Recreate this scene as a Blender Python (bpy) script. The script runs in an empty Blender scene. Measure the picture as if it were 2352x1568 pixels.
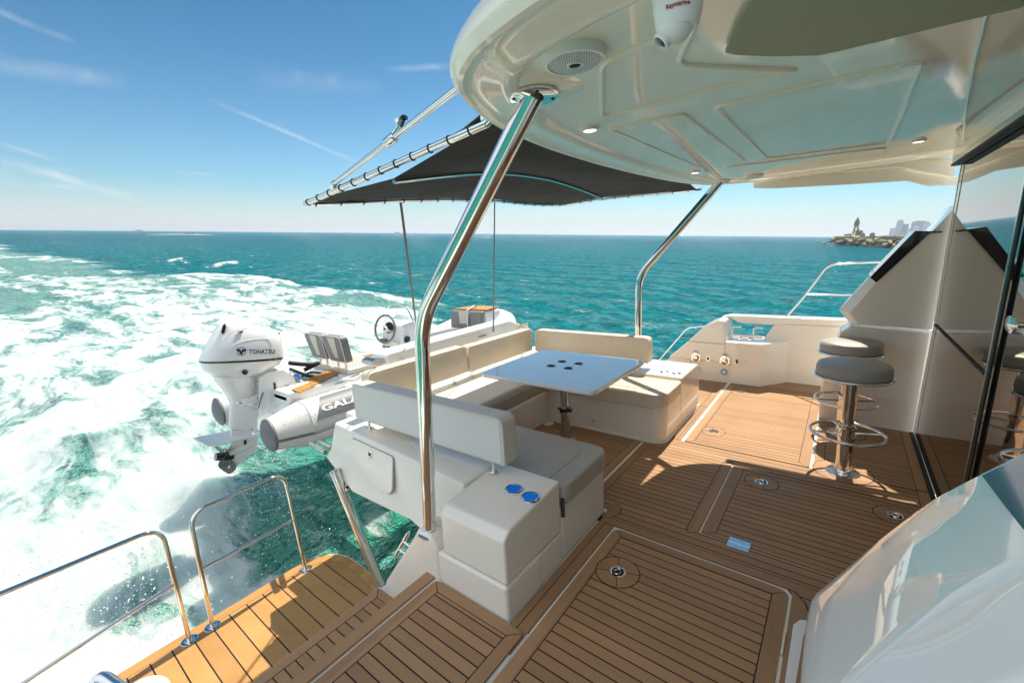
import bpy, bmesh, math, random
import numpy as np
from mathutils import Vector, Matrix
R_ = math.radians
random.seed(7)
SC = bpy.context.scene

# ------------------------------------------------------------------ camera
# Boat frame: X forward, Y to port, Z up off the cockpit deck; the yacht runs bow-up by ~4.6 degrees.
F, CX, CY, H = 975.0, 1176.0, 784.0, 1.9
def dcam(x, y): return Vector((x-CX, -(y-CY), -F)).normalized()
Yb = dcam(1945, 544); Xb = -dcam(-100, 660)
Xb = (Xb-0.5*Xb.dot(Yb)*Yb).normalized(); Yb = (Yb-Xb.dot(Yb)*Xb).normalized(); Zb = Xb.cross(Yb)
CAMR = Matrix((Xb, Yb, Zb))
CP = Vector((0, 0, H))
TRIM = math.atan2(.0805, .9967)
T = Matrix.Rotation(-TRIM, 4, 'Y')          # boat frame -> world
def ray(x, y): return CAMR @ dcam(x, y)
def onz(x, y, z): r = ray(x, y); return CP+r*((z-H)/r.z)
def onx(x, y, X): r = ray(x, y); return CP+r*(X/r.x)
def ony(x, y, Y): r = ray(x, y); return CP+r*(Y/r.y)
def onp(x, y, p, n): r = ray(x, y); n = Vector(n); return CP+r*((Vector(p)-CP).dot(n)/r.dot(n))
RZ, RSL = 2.45, .022
def zroof(y): return RZ+RSL*(y-1.2)
def onR(x, y, dz=0):
    p = onp(x, y, (0, 1.2, RZ+dz), (0, -RSL, 1)); return Vector((p.x, p.y, RZ+dz))
SHEAR = False
def zr(x0, y0, s): return lambda x, y: ((x0+x*s)/1.7415, (y0+y*s)/1.7415)
r1 = zr(700, 1100, .6378); r2 = zr(1700, 1200, .5102); r3 = zr(2600, 1000, .6377); r6 = zr(1400, 1731, .6378)
ra = zr(3100, 600, .5102); rb = zr(700, 1200, .4782); rc = zr(1400, 1150, .3401); rd = zr(2600, 1150, .2976)
r4 = zr(1600, 0, 1.0612)

cam = bpy.data.cameras.new('camera'); co = bpy.data.objects.new('camera', cam); SC.collection.objects.link(co)
cam.sensor_width = 36; cam.lens = 36*F/2352; cam.clip_start = .05; cam.clip_end = 60000
co.matrix_world = T @ (Matrix.Translation(CP) @ CAMR.to_4x4())
SC.camera = co

# ------------------------------------------------------------------ sky + sun
SUN_EL = R_(58); SUN_AZ = math.atan2(-.22, 1.0)     # clockwise from +Y
sunv = Vector((math.sin(SUN_AZ)*math.cos(SUN_EL), math.cos(SUN_AZ)*math.cos(SUN_EL), math.sin(SUN_EL)))
W = bpy.data.worlds.new("World"); SC.world = W; W.use_nodes = True
nt = W.node_tree; N = nt.nodes; L = nt.links; N.clear()
wo = N.new('ShaderNodeOutputWorld'); bg = N.new('ShaderNodeBackground'); sky = N.new('ShaderNodeTexSky')
sky.sky_type = 'NISHITA'; sky.sun_disc = False; sky.sun_elevation = SUN_EL; sky.sun_rotation = SUN_AZ
sky.altitude = 0; sky.air_density = 1.0; sky.dust_density = .6; sky.ozone_density = 2.2
bg.inputs[1].default_value = .14
L.new(bg.outputs[0], wo.inputs[0])
tcw = N.new('ShaderNodeTexCoord')
def wdir(x, y): return (T.to_3x3() @ ray(x, y)).normalized()
acc = None
wn = N.new('ShaderNodeTexNoise'); wn.inputs['Scale'].default_value = 26; wn.inputs['Detail'].default_value = 6
L.new(tcw.outputs['Generated'], wn.inputs['Vector'])
def M(op, a, b=None, c=None, clamp=False):
    n = N.new('ShaderNodeMath'); n.operation = op; n.use_clamp = clamp
    for i, v in enumerate((a, b, c)):
        if v is None: continue
        if isinstance(v, (int, float)): n.inputs[i].default_value = v
        else: L.new(v, n.inputs[i])
    return n.outputs[0]
def VD(a, v):
    n = N.new('ShaderNodeVectorMath'); n.operation = 'DOT_PRODUCT'; L.new(a, n.inputs[0]); n.inputs[1].default_value = v; return n.outputs['Value']
for (x0, y0, x1, y1, w, s) in [(-60, 5, 180, 100, .006, .5), (-80, 138, 300, 192, .016, .42), (470, 224, 850, 385, .005, .75), (-60, 350, 350, 468, .009, .85),
                               (-40, 318, 140, 372, .004, .6), (-60, 415, 240, 437, .005, .5), (880, 160, 1060, 152, .007, .5), (560, 185, 900, 200, .02, .22),
                               (380, 396, 500, 402, .004, .45), (-60, 388, 200, 392, .004, .3), (-90, 395, 60, 410, .02, .3), (-60, 462, 180, 470, .006, .3)]:
    a, b = wdir(x0, y0), wdir(x1, y1); n = a.cross(b).normalized(); m = (a+b).normalized(); t = n.cross(m)
    half = abs((b-a).dot(t))/2
    d = M('ABSOLUTE', M('ADD', VD(tcw.outputs['Generated'], n), M('MULTIPLY', M('SUBTRACT', wn.outputs[0], .5), w*1.2)))
    k = M('SUBTRACT', 1.0, M('DIVIDE', d, w), clamp=True)
    al = M('DIVIDE', M('ABSOLUTE', VD(tcw.outputs['Generated'], t)), half)
    fade = M('SUBTRACT', 1.0, M('POWER', al, 2.2), clamp=True)
    fr = M('GREATER_THAN', VD(tcw.outputs['Generated'], m), 0)
    v = M('MULTIPLY', M('MULTIPLY', M('MULTIPLY', M('POWER', k, .8), fade), fr), M('MULTIPLY', M('MULTIPLY', wn.outputs[0], wn.outputs[0]), s*2.2))
    acc = v if acc is None else M('MAXIMUM', acc, v)
def CM(f, a, b_, bt='MIX'):
    m_ = N.new('ShaderNodeMix'); m_.data_type = 'RGBA'; m_.blend_type = bt
    for k_, v_ in (('Factor', f), ('A', a), ('B', b_)):
        if isinstance(v_, bpy.types.NodeSocket): L.new(v_, m_.inputs[k_])
        else: m_.inputs[k_].default_value = v_
    return m_.outputs['Result']
def MR(v_, a, b_):
    m_ = N.new('ShaderNodeMapRange'); m_.interpolation_type = 'SMOOTHSTEP'; L.new(v_, m_.inputs[0]); m_.inputs[1].default_value = a; m_.inputs[2].default_value = b_; return m_.outputs[0]
zs = VD(tcw.outputs['Generated'], (0, 0, 1))
tint = CM(MR(zs, .0, .45), (.24, .38, .43, 1), (.075, .235, .295, 1))
skc = CM(1.0, sky.outputs[0], tint, 'MULTIPLY')
skc = CM(MR(zs, .10, -.03), skc, (2.75, 2.9, 2.95, 1))
# a bright bank of made-up cloud, added unseen behind the camera as fill light
ys = VD(tcw.outputs['Generated'], (0, 1, 0))
wn2 = N.new('ShaderNodeTexNoise'); wn2.inputs['Scale'].default_value = 3.2; wn2.inputs['Detail'].default_value = 7; L.new(tcw.outputs['Generated'], wn2.inputs['Vector'])
fill_bank = M('MULTIPLY', MR(ys, .02, -.45), M('ADD', .45, M('MULTIPLY', wn2.outputs[0], .9)), clamp=True)
skc = CM(fill_bank, skc, (3.7, 3.95, 4.3, 1))
mx = N.new('ShaderNodeMix'); mx.data_type = 'RGBA'; L.new(M('MULTIPLY', acc, .7, clamp=True), mx.inputs['Factor'])
L.new(skc, mx.inputs['A']); mx.inputs['B'].default_value = (2.9, 3.05, 3.15, 1); L.new(mx.outputs['Result'], bg.inputs[0])
sl = bpy.data.lights.new('sun', 'SUN'); sl.energy = 3.5; sl.angle = R_(.5); sl.color = (1, .91, .77)
so = bpy.data.objects.new('sun', sl); SC.collection.objects.link(so)
so.rotation_euler = (-sunv).to_track_quat('-Z', 'Y').to_euler()
SC.view_settings.view_transform = 'Standard'; SC.view_settings.look = 'None'; SC.view_settings.exposure = 1.15; SC.view_settings.gamma = 1
SC.cycles.max_bounces = 10; SC.cycles.diffuse_bounces = 5; SC.cycles.glossy_bounces = 5
SC.cycles.sample_clamp_indirect = 6

# ------------------------------------------------------------------ materials
class NT:
    def __init__(s, name):
        s.m = bpy.data.materials.new(name); s.m.use_nodes = True; s.nt = s.m.node_tree; s.N = s.nt.nodes; s.L = s.nt.links
        s.b = s.N['Principled BSDF']
    def n(s, t, **k):
        o = s.N.new('ShaderNode'+t)
        for a, v in k.items():
            if a.startswith('i_'):
                q = a[2:]; q = int(q) if q.isdigit() else q.replace('_', ' ')
                if isinstance(v, bpy.types.NodeSocket): s.L.new(v, o.inputs[q])
                else: o.inputs[q].default_value = v
            else: setattr(o, a, v)
        return o
    def math(s, op, a, b=None, c=None, clamp=False):
        o = s.N.new('ShaderNodeMath'); o.operation = op; o.use_clamp = clamp
        for i, v in enumerate((a, b, c)):
            if v is None: continue
            if isinstance(v, (int, float)): o.inputs[i].default_value = v
            else: s.L.new(v, o.inputs[i])
        return o.outputs[0]
    def mix(s, f, a, b):
        o = s.N.new('ShaderNodeMix'); o.data_type = 'RGBA'
        for k, v in (('Factor', f), ('A', a), ('B', b)):
            if isinstance(v, bpy.types.NodeSocket): s.L.new(v, o.inputs[k])
            else: o.inputs[k].default_value = v if k == 'Factor' else (tuple(v)+(1,))[:4]
        return o.outputs['Result']
    def set(s, k, v):
        if isinstance(v, bpy.types.NodeSocket): s.L.new(v, s.b.inputs[k])
        elif isinstance(v, tuple) and len(v) == 3: s.b.inputs[k].default_value = v+(1,)
        else: s.b.inputs[k].default_value = v
    def bump(s, h, st, dist=.01):
        o = s.N.new('ShaderNodeBump'); o.inputs['Strength'].default_value = st; o.inputs['Distance'].default_value = dist
        s.L.new(h, o.inputs['Height']); s.L.new(o.outputs[0], s.b.inputs['Normal']); return o
MATS = {}
def simple(name, col, rough=.5, metal=0, coat=0, var=.06, vs=3, bump=0, bs=200, spec=.5, emit=None, wave=0):
    t = NT(name); t.set('Roughness', rough); t.set('Metallic', metal); t.set('Coat Weight', coat); t.set('Coat Roughness', .03); t.set('Specular IOR Level', spec)
    tc = t.n('TexCoord'); no = t.n('TexNoise', i_Vector=tc.outputs['Object'], i_Scale=vs, i_Detail=4.0)
    t.set('Base Color', t.mix(no.outputs[0], tuple(max(0, c*(1-var*1.6)) for c in col), tuple(min(1, c*(1+var)) for c in col)))
    if bump or wave:
        nb = t.n('TexNoise', i_Vector=tc.outputs['Object'], i_Scale=bs if bump else 1.6, i_Detail=3.0 if bump else 1.0)
        t.bump(nb.outputs[0], bump or wave, .002 if bump else .02)
    if emit: t.set('Emission Color', emit[:3]); t.set('Emission Strength', emit[3])
    MATS[name] = t.m; return t.m
GEL = simple('gelcoat', (.83, .775, .685), .16, coat=.5, var=.02, wave=.05)
GELR = simple('gelcoat_gloss', (.92, .86, .73), .07, coat=.22, var=.02, wave=.16, spec=.42)
WHITE = simple('white_paint', (.82, .82, .81), .2, coat=.6, var=.02)
TOPW = simple('table_white', (.72, .74, .76), .07, coat=.8, var=.015)
def creases(m, st=.35):
    nt = m.node_tree; b = nt.nodes['Principled BSDF']; tc = nt.nodes.new('ShaderNodeTexCoord'); n = nt.nodes.new('ShaderNodeTexNoise'); n.inputs['Scale'].default_value = 5; n.inputs['Detail'].default_value = 4; n.inputs['Distortion'].default_value = 1.6
    bp = nt.nodes.new('ShaderNodeBump'); bp.inputs['Strength'].default_value = st; bp.inputs['Distance'].default_value = .02; old = b.inputs['Normal'].links[0].from_socket if b.inputs['Normal'].links else None
    nt.links.new(tc.outputs['Object'], n.inputs['Vector']); nt.links.new(n.outputs[0], bp.inputs['Height'])
    if old: nt.links.new(old, bp.inputs['Normal'])
    nt.links.new(bp.outputs[0], b.inputs['Normal'])
def rough_var(m, lo, hi, sc=2.5):
    nt = m.node_tree; b = nt.nodes['Principled BSDF']; tc = nt.nodes.new('ShaderNodeTexCoord'); n = nt.nodes.new('ShaderNodeTexNoise'); n.inputs['Scale'].default_value = sc; n.inputs['Detail'].default_value = 6
    mr = nt.nodes.new('ShaderNodeMapRange'); mr.inputs[1].default_value = .35; mr.inputs[2].default_value = .75; mr.inputs[3].default_value = lo; mr.inputs[4].default_value = hi
    nt.links.new(tc.outputs['Object'], n.inputs['Vector']); nt.links.new(n.outputs[0], mr.inputs[0]); nt.links.new(mr.outputs[0], b.inputs['Roughness'])
rough_var(GEL, .10, .26); rough_var(TOPW, .05, .14, 5)
STEEL = simple('stainless', (.80, .79, .77), .06, 1, var=.03); rough_var(STEEL, .04, .13, 9)
STEELB = simple('stainless_brushed', (.66, .66, .66), .22, 1, var=.05)
LEAG = simple('grey_leather', (.36, .335, .30), .42, var=.1, vs=5, bump=.25, bs=160)
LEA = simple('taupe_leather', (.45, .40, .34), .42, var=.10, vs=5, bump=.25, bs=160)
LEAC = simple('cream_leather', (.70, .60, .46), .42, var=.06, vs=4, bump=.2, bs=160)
VINB = simple('pale_vinyl_back', (.60, .62, .60), .5, var=.03, bump=.12, bs=200)
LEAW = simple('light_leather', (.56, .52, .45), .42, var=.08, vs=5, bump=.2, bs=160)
[creases(m_) for m_ in (LEA, LEAC, LEAW)]; creases(VINB, .15)
BLACK = simple('black_rubber', (.010, .011, .012), .6, var=.2)
BLKG = simple('black_gloss', (.012, .015, .02), .06, coat=.6, var=.2)
NAVY = simple('navy_print', (.01, .03, .06), .3, var=.1)
RED = simple('red_print', (.35, .01, .02), .4, var=.05)
YEL = simple('yellow_print', (.75, .60, .02), .4, var=.05)
CANV = simple('dark_canvas', (.055, .053, .053), .9, var=.3, vs=4, bump=.5, bs=500, spec=.2); creases(CANV, .5)
HYP = simple('pale_hypalon', (.66, .66, .65), .48, var=.05, vs=2.5, bump=.08, bs=80)
HYPG = simple('grey_hypalon', (.13, .145, .165), .5, var=.06, bump=.08, bs=80)
GREYV = simple('grey_vinyl', (.20, .195, .19), .5, var=.08, bump=.15, bs=150)
MOULD = simple('moulding_gloss', (.80, .79, .76), .02, coat=1, var=.02, wave=.05, spec=.7)
SAGE = simple('sage_headliner', (.32, .345, .25), .65, var=.04, vs=2, spec=.25)
PLW = simple('white_plastic', (.80, .80, .77), .35, var=.04)
PLG = simple('grey_mesh', (.30, .33, .34), .5, var=.1)
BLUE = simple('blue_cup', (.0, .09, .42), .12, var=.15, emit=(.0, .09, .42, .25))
DARKC = simple('dark_cup', (.07, .062, .052), .8, var=.3, spec=.1)  # cup wells are flat discs; their shaded depth is only this dark colour
LAMP = simple('lamp_lens', (.9, .85, .7), .3, emit=(1, .82, .5, 2.2))
ROPE = simple('white_rope', (.72, .72, .68), .8, var=.1, vs=60, bump=.6, bs=120)
ROCK = simple('rock', (.50, .40, .24), .85, var=.55, vs=.35, bump=.8, bs=2)
ROCKD = simple('rock_dark', (.22, .19, .15), .85, var=.4, vs=.35, bump=.8, bs=2)
CONC = simple('concrete', (.42, .38, .31), .85, var=.2, vs=.4)
WOODG = simple('weathered_timber', (.28, .24, .19), .8, var=.2)
SANDM = simple('sand', (.66, .58, .45), .9, var=.1, vs=.02)
LENS = simple('clear_lens', (.45, .5, .52), .03, var=.2, coat=1)
# perforated speaker grille
def grille():
    t = NT('speaker_grille'); uv = t.n('UVMap'); s = t.n('SeparateXYZ', i_0=uv.outputs[0])
    q = .0075
    def cell(o): return t.math('SUBTRACT', t.math('FRACT', t.math('DIVIDE', o, q)), .5)
    row = t.math('FLOOR', t.math('DIVIDE', s.outputs[1], q)); off = t.math('MULTIPLY', t.math('MODULO', row, 2.0), q/2)
    fx = cell(t.math('ADD', s.outputs[0], off)); fy = cell(s.outputs[1])
    d = t.math('SQRT', t.math('ADD', t.math('MULTIPLY', fx, fx), t.math('MULTIPLY', fy, fy)))
    t.set('Base Color', t.mix(t.math('LESS_THAN', d, .30), (.62, .65, .65), (.10, .12, .12))); t.set('Roughness', .35); return t.m
GRIL = grille()
# tinted mirror glass
t = NT('tinted_glass'); t.set('Base Color', (.42, .40, .36)); t.set('Metallic', 1.0); t.set('Roughness', .015); GLASS = t.m
# windshield
t = NT('windshield'); t.set('Base Color', (.86, .80, .90)); t.set('Transmission Weight', .9); t.set('Roughness', .05); t.set('IOR', 1.1); t.set('Alpha', .55); WSH = t.m

def teak(name, pitch=.0628, off=0, lines=True, axis=0, col=(.395, .228, .118), wet=False, lw=.0068):
    t = NT(name); uv = t.n('UVMap'); s = t.n('SeparateXYZ', i_0=uv.outputs[0])
    u, v = (s.outputs[0], s.outputs[1]) if axis == 0 else (s.outputs[1], s.outputs[0])
    vv = t.math('DIVIDE', t.math('SUBTRACT', v, off), pitch); pl = t.math('FLOOR', vv); fr = t.math('FRACT', vv)
    wn_ = t.n('TexWhiteNoise', noise_dimensions='1D', i_W=pl)
    cb = t.n('CombineXYZ', i_0=t.math('MULTIPLY', u, 5.0), i_1=t.math('MULTIPLY', v, 90.0), i_2=t.math('MULTIPLY', pl, 3.7))
    g = t.n('TexNoise', i_Vector=cb.outputs[0], i_Scale=1.0, i_Detail=5.0, i_Roughness=.65)
    cb2 = t.n('CombineXYZ', i_0=u, i_1=v); g2 = t.n('TexNoise', i_Vector=cb2.outputs[0], i_Scale=2.2, i_Detail=4.0)
    g3 = t.n('TexNoise', i_Vector=cb2.outputs[0], i_Scale=260.0, i_Detail=2.0)
    k = t.math('ADD', t.math('MULTIPLY', g.outputs[0], .34), t.math('ADD', t.math('MULTIPLY', wn_.outputs[0], .24), t.math('ADD', t.math('MULTIPLY', g2.outputs[0], .42), t.math('MULTIPLY', g3.outputs[0], .16))))
    c = t.mix(t.math('SUBTRACT', t.math('MULTIPLY', k, 1.7), .42, clamp=True), tuple(x*.70 for x in col), tuple(min(1, x*1.28) for x in col))
    # small pale scuffs and salt marks
    sc = t.n('TexNoise', i_Vector=cb2.outputs[0], i_Scale=17.0, i_Detail=8.0, i_Roughness=.7)
    c = t.mix(t.math('MULTIPLY', t.math('GREATER_THAN', sc.outputs[0], .685), .35), c, (.50, .42, .33))
    mr = t.n('MapRange', i_0=g2.outputs[0], i_1=.3, i_2=.7, i_3=.42 if not wet else .07, i_4=.62 if not wet else .6)
    if lines:
        e = t.math('MULTIPLY', t.math('MINIMUM', fr, t.math('SUBTRACT', 1.0, fr)), pitch)
        ln = t.math('SUBTRACT', 1.0, t.math('DIVIDE', t.math('SUBTRACT', e, lw/2-.0006), .0012), clamp=True)
        c = t.mix(ln, c, (.012, .013, .016))
    t.set('Base Color', c); t.set('Roughness', mr.outputs[0]); t.set('Specular IOR Level', .18 if not wet else .4)
    t.bump(g.outputs[0], .12, .002); return t.m
TK = teak('teak_planks', off=.022)
TKX = teak('teak_board', lines=False, axis=0); TKY = teak('teak_board_across', lines=False, axis=1)
TKP = teak('teak_platform', pitch=.124, off=.075, col=(.43, .228, .078), wet=True, lw=.009)
TKPM = teak('teak_platform_board', lines=False, axis=1, col=(.43, .228, .078), wet=True)
TKT = teak('teak_tender', pitch=.06, lines=True, axis=1, col=(.50, .24, .06)); TKTX = teak('teak_tender_long', pitch=.06, lines=True, axis=0, col=(.50, .24, .06))

# ------------------------------------------------------------------ mesh helpers
BOAT = []
def link(name, me, parent=None, loc=None):
    o = bpy.data.objects.new(name, me); SC.collection.objects.link(o)
    if parent is not None: o.parent = parent
    return o
def root_of(o):
    while o.parent: o = o.parent
    return o
def fin(name, bm, mats, parent=None, angle=38, world=False, uvf=None, shade=True):
    """one mesh object; vertices are given in the boat frame"""
    bmesh.ops.remove_doubles(bm, verts=bm.verts, dist=1e-6)
    bmesh.ops.recalc_face_normals(bm, faces=bm.faces)
    if SHEAR:
        for v in bm.verts: v.co.z += RSL*(v.co.y-1.2)
    if not isinstance(mats, (list, tuple)): mats = [mats]
    uvl = bm.loops.layers.uv.new('UVMap')
    for f in bm.faces:
        for l in f.loops:
            c = l.vert.co; l[uvl].uv = (c.x, c.y) if uvf is None else uvf(c)
    if parent is None:
        xs = [v.co for v in bm.verts]
        org = Vector(((min(c.x for c in xs)+max(c.x for c in xs))/2, (min(c.y for c in xs)+max(c.y for c in xs))/2, min(c.z for c in xs)))
    else: org = Vector(root_of(parent)['org'])
    bmesh.ops.translate(bm, verts=bm.verts, vec=-org)
    me = bpy.data.meshes.new(name); bm.to_mesh(me); bm.free()
    for m in mats: me.materials.append(m)
    if shade:
        me.polygons.foreach_set('use_smooth', [True]*len(me.polygons)); me.set_sharp_from_angle(angle=R_(angle))
    o = link(name, me, parent)
    if shade and mats: wm = o.modifiers.new('normals', 'WEIGHTED_NORMAL'); wm.keep_sharp = True
    if parent is None:
        o.location = org; o['org'] = tuple(org)
        if not world: BOAT.append(o)
    return o
def thing(name, label, cat, loc, group=None, world=False):
    o = bpy.data.objects.new(name, None); SC.collection.objects.link(o); o.location = loc; o['org'] = tuple(loc); o.empty_display_size = .1
    o['label'] = label; o['category'] = cat
    if group: o['group'] = group
    if not world: BOAT.append(o)
    return o
def explode(o, name):
    '''split a part into one object per loose piece'''
    b = bm_(); b.from_mesh(o.data); seen = set(); isl = []
    b.verts.ensure_lookup_table()
    for v in b.verts:
        if v.index in seen: continue
        st = [v]; seen.add(v.index); cur = []
        while st:
            q_ = st.pop(); cur.append(q_.index)
            for e in q_.link_edges:
                w_ = e.other_vert(q_)
                if w_.index not in seen: seen.add(w_.index); st.append(w_)
        isl.append(set(cur))
    for i, k_ in enumerate(isl):
        c = b.copy(); c.verts.ensure_lookup_table(); bmesh.ops.delete(c, geom=[v for v in c.verts if v.index not in k_], context='VERTS')
        me = bpy.data.meshes.new(name); c.to_mesh(me); c.free()
        for m in o.data.materials: me.materials.append(m)
        n_ = o.copy(); n_.data = me; n_.name = name; SC.collection.objects.link(n_)
    b.free(); bpy.data.objects.remove(o)
def tag(o, label=None, cat=None, group=None, kind=None):
    if label: o['label'] = label
    if cat: o['category'] = cat
    if group: o['group'] = group
    if kind: o['kind'] = kind
    return o
def bm_(): return bmesh.new()
def V(*a): return Vector(a if len(a) > 1 else a[0])
def extr(bm, pts, vec, mi=0, bev=0, seg=2, only=None):
    vec = Vector(vec); a = [bm.verts.new(p) for p in pts]; b = [bm.verts.new(Vector(p)+vec) for p in pts]; n = len(a)
    fs = [bm.faces.new(a), bm.faces.new(b[::-1])]+[bm.faces.new((a[i], b[i], b[(i+1) % n], a[(i+1) % n])) for i in range(n)]
    for f in fs: f.material_index = mi
    bmesh.ops.recalc_face_normals(bm, faces=fs)
    if bev:
        es = set(e for f in fs for e in f.edges)
        if only: es = [e for e in es if only(e)]
        bmesh.ops.bevel(bm, geom=list(es), offset=bev, segments=seg, profile=.5, affect='EDGES', clamp_overlap=True, material=mi)
    return bm
def prism(bm, poly, z0, z1, **k): return extr(bm, [(p[0], p[1], z0) for p in poly], (0, 0, z1-z0), **k)
def box(bm, x0, x1, y0, y1, z0, z1, **k): return prism(bm, [(x0, y0), (x1, y0), (x1, y1), (x0, y1)], z0, z1, **k)
def rrect(x0, x1, y0, y1, r, n=6):
    out = []
    for cx_, cy_, a in ((x1-r, y1-r, 0), (x0+r, y1-r, 90), (x0+r, y0+r, 180), (x1-r, y0+r, 270)):
        for i in range(n+1): q = R_(a+90*i/n); out.append((cx_+r*math.cos(q), cy_+r*math.sin(q)))
    return out
def fillet(pts, r, n=6, closed=False):
    pts = [Vector(p) for p in pts]; out = []; m = len(pts)
    for i, p in enumerate(pts):
        if not closed and i in (0, m-1): out.append(p); continue
        a, b = pts[i-1], pts[(i+1) % m]; da, db = a-p, b-p; rr = min(r, da.length*.49, db.length*.49)
        s, e = p+da.normalized()*rr, p+db.normalized()*rr
        for k in range(n+1):
            u = k/n; out.append(s*(1-u)**2+p*2*u*(1-u)+e*u*u)
    return out
def frames(pts, closed):
    n = len(pts); T_ = []
    for i in range(n):
        a = pts[i-1] if (i > 0 or closed) else pts[i]; b = pts[(i+1) % n] if (i < n-1 or closed) else pts[i]
        T_.append((b-a).normalized())
    up = Vector((0, 0, 1)) if abs(T_[0].z) < .9 else Vector((1, 0, 0))
    u = T_[0].cross(up).normalized(); out = []
    for t_ in T_:
        u = (u-t_*u.dot(t_)).normalized(); out.append((u, t_.cross(u)))
    return out
def tube(bm, pts, r, seg=12, closed=False, mi=0, sq=None):
    pts = [Vector(p) for p in pts]; fr = frames(pts, closed); rings = []
    for i, p in enumerate(pts):
        u, w = fr[i]; ri = r[i] if isinstance(r, (list, tuple)) else r
        ru, rw = (ri, ri) if sq is None else (ri*sq[0], ri*sq[1])
        rings.append([bm.verts.new(p+u*(ru*math.cos(2*math.pi*k/seg))+w*(rw*math.sin(2*math.pi*k/seg))) for k in range(seg)])
    m = len(rings)
    for i in range(m if closed else m-1):
        a, b = rings[i], rings[(i+1) % m]
        for k in range(seg): bm.faces.new((a[k], a[(k+1) % seg], b[(k+1) % seg], b[k])).material_index = mi
    if not closed:
        bm.faces.new(rings[0][::-1]).material_index = mi; bm.faces.new(rings[-1]).material_index = mi
    return bm
def lathe(bm, prof, c=(0, 0, 0), ax=(0, 0, 1), seg=32, mi=0, sx=1.0):
    ax = Vector(ax).normalized(); c = Vector(c); up = Vector((0, 0, 1)) if abs(ax.z) < .9 else Vector((0, 1, 0))
    u = up.cross(ax).normalized(); w = ax.cross(u); rings = []
    for r, h in prof:
        if r < 1e-6: rings.append([bm.verts.new(c+ax*h)])
        else: rings.append([bm.verts.new(c+ax*h+u*(r*sx*math.cos(2*math.pi*k/seg))+w*(r*math.sin(2*math.pi*k/seg))) for k in range(seg)])
    for i in range(len(rings)-1):
        a, b = rings[i], rings[i+1]
        for k in range(seg):
            q = [a[k % len(a)], a[(k+1) % seg % len(a)], b[(k+1) % seg % len(b)], b[k % len(b)]]
            q2 = []; [q2.append(v) for v in q if v not in q2]
            if len(q2) > 2: bm.faces.new(q2).material_index = mi
    return bm
def loft(bm, rings, closed=True, caps=True, mi=0):
    vs = [[bm.verts.new(p) for p in r] for r in rings]
    for a, b in zip(vs, vs[1:]):
        n = len(a)
        for k in range(n if closed else n-1): bm.faces.new((a[k], a[(k+1) % n], b[(k+1) % n], b[k])).material_index = mi
    if caps: bm.faces.new(vs[0][::-1]).material_index = mi; bm.faces.new(vs[-1]).material_index = mi
    return vs
def one(fn, *a, **k): b = bm_(); fn(b, *a, **k); return b
def text(body, mat, name, parent, f, size=1.0, spacing=1.0, extrude=0.0, bold=0.0):
    """lettering as a mesh; f maps (u, v, lift) to a point of the boat frame"""
    cu = bpy.data.curves.new(name, 'FONT'); cu.body = body; cu.size = size; cu.space_character = spacing; cu.align_x = 'CENTER'; cu.align_y = 'CENTER'; cu.resolution_u = 3; cu.offset = bold
    ob = bpy.data.objects.new('tmp', cu); SC.collection.objects.link(ob); bpy.context.view_layer.update()
    me = bpy.data.meshes.new_from_object(ob.evaluated_get(bpy.context.evaluated_depsgraph_get())); bpy.data.objects.remove(ob); bpy.data.curves.remove(cu)
    b = bm_(); b.from_mesh(me); bpy.data.meshes.remove(me)
    for v in b.verts: v.co = f(v.co.x, v.co.y)
    return fin(name, b, mat, parent, shade=False)
def flange(parent, c, r=.04, ax=(0, 0, 1), name='post_flange', bolts=4, h=.008):
    b = bm_(); ax = Vector(ax).normalized(); c = Vector(c); lathe(b, [(0, 0), (r, 0), (r, h*.6), (r*.9, h), (r*.55, h), (r*.5, h*2.2), (0, h*2.2)], c, ax, 24)
    u = ax.orthogonal().normalized(); w = ax.cross(u)
    f = fin(name, b, STEEL, parent)
    if bolts:
        b = bm_()
        for k in range(bolts):
            q = R_(45+360/bolts*k); p = c+u*(r*.75*math.cos(q))+w*(r*.75*math.sin(q))+ax*h*.8; lathe(b, [(r*.13, 0), (r*.13, h*.3), (0, h*.35)], p, ax, 8)
        explode(fin('screws', b, DARKC, f), 'screw')
    return f

# ------------------------------------------------------------------ water
WZ = -1.5
def hash2(ix, iy, s):
    h = (ix.astype(np.int64)*374761393+iy.astype(np.int64)*668265263+s*1442695041) & 0x7fffffff
    h = ((h ^ (h >> 13))*1274126177) & 0x7fffffff
    return ((h ^ (h >> 16)) & 0xffff)/65535.0
def vnoise(x, y, s=0):
    ix = np.floor(x); iy = np.floor(y); fx = x-ix; fy = y-iy; fx = fx*fx*(3-2*fx); fy = fy*fy*(3-2*fy)
    a = hash2(ix, iy, s); b = hash2(ix+1, iy, s); c = hash2(ix, iy+1, s); d = hash2(ix+1, iy+1, s)
    return (a*(1-fx)+b*fx)*(1-fy)+(c*(1-fx)+d*fx)*fy
def fbm(x, y, o=4, s=0):
    t = 0; a = .5
    for i in range(o): t = t+a*vnoise(x*2**i+17.3*i, y*2**i-9.1*i, s+i); a *= .5
    return t/(1-.5**o)
WAKE = np.array([(-160, 9), (-100, 6), (-94, 7.6), (-70, 9.6), (-46, 9.0), (-42, 11.3), (-36, 13.7), (-27, 13.4), (-22.7, 13.9), (-19.7, 14.6), (-17.4, 14.5), (-14.1, 13.5), (-11, 11), (-8.9, 7.6), (-7.9, 4.6),
                 (-7.1, 3.0), (-6.2, 2.35), (-5.0, 2.05), (-4.2, 1.75), (-3, 1.6), (-3, -2), (-6, -5), (-20, -11), (-100, -16), (-160, -18)], float)
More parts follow.
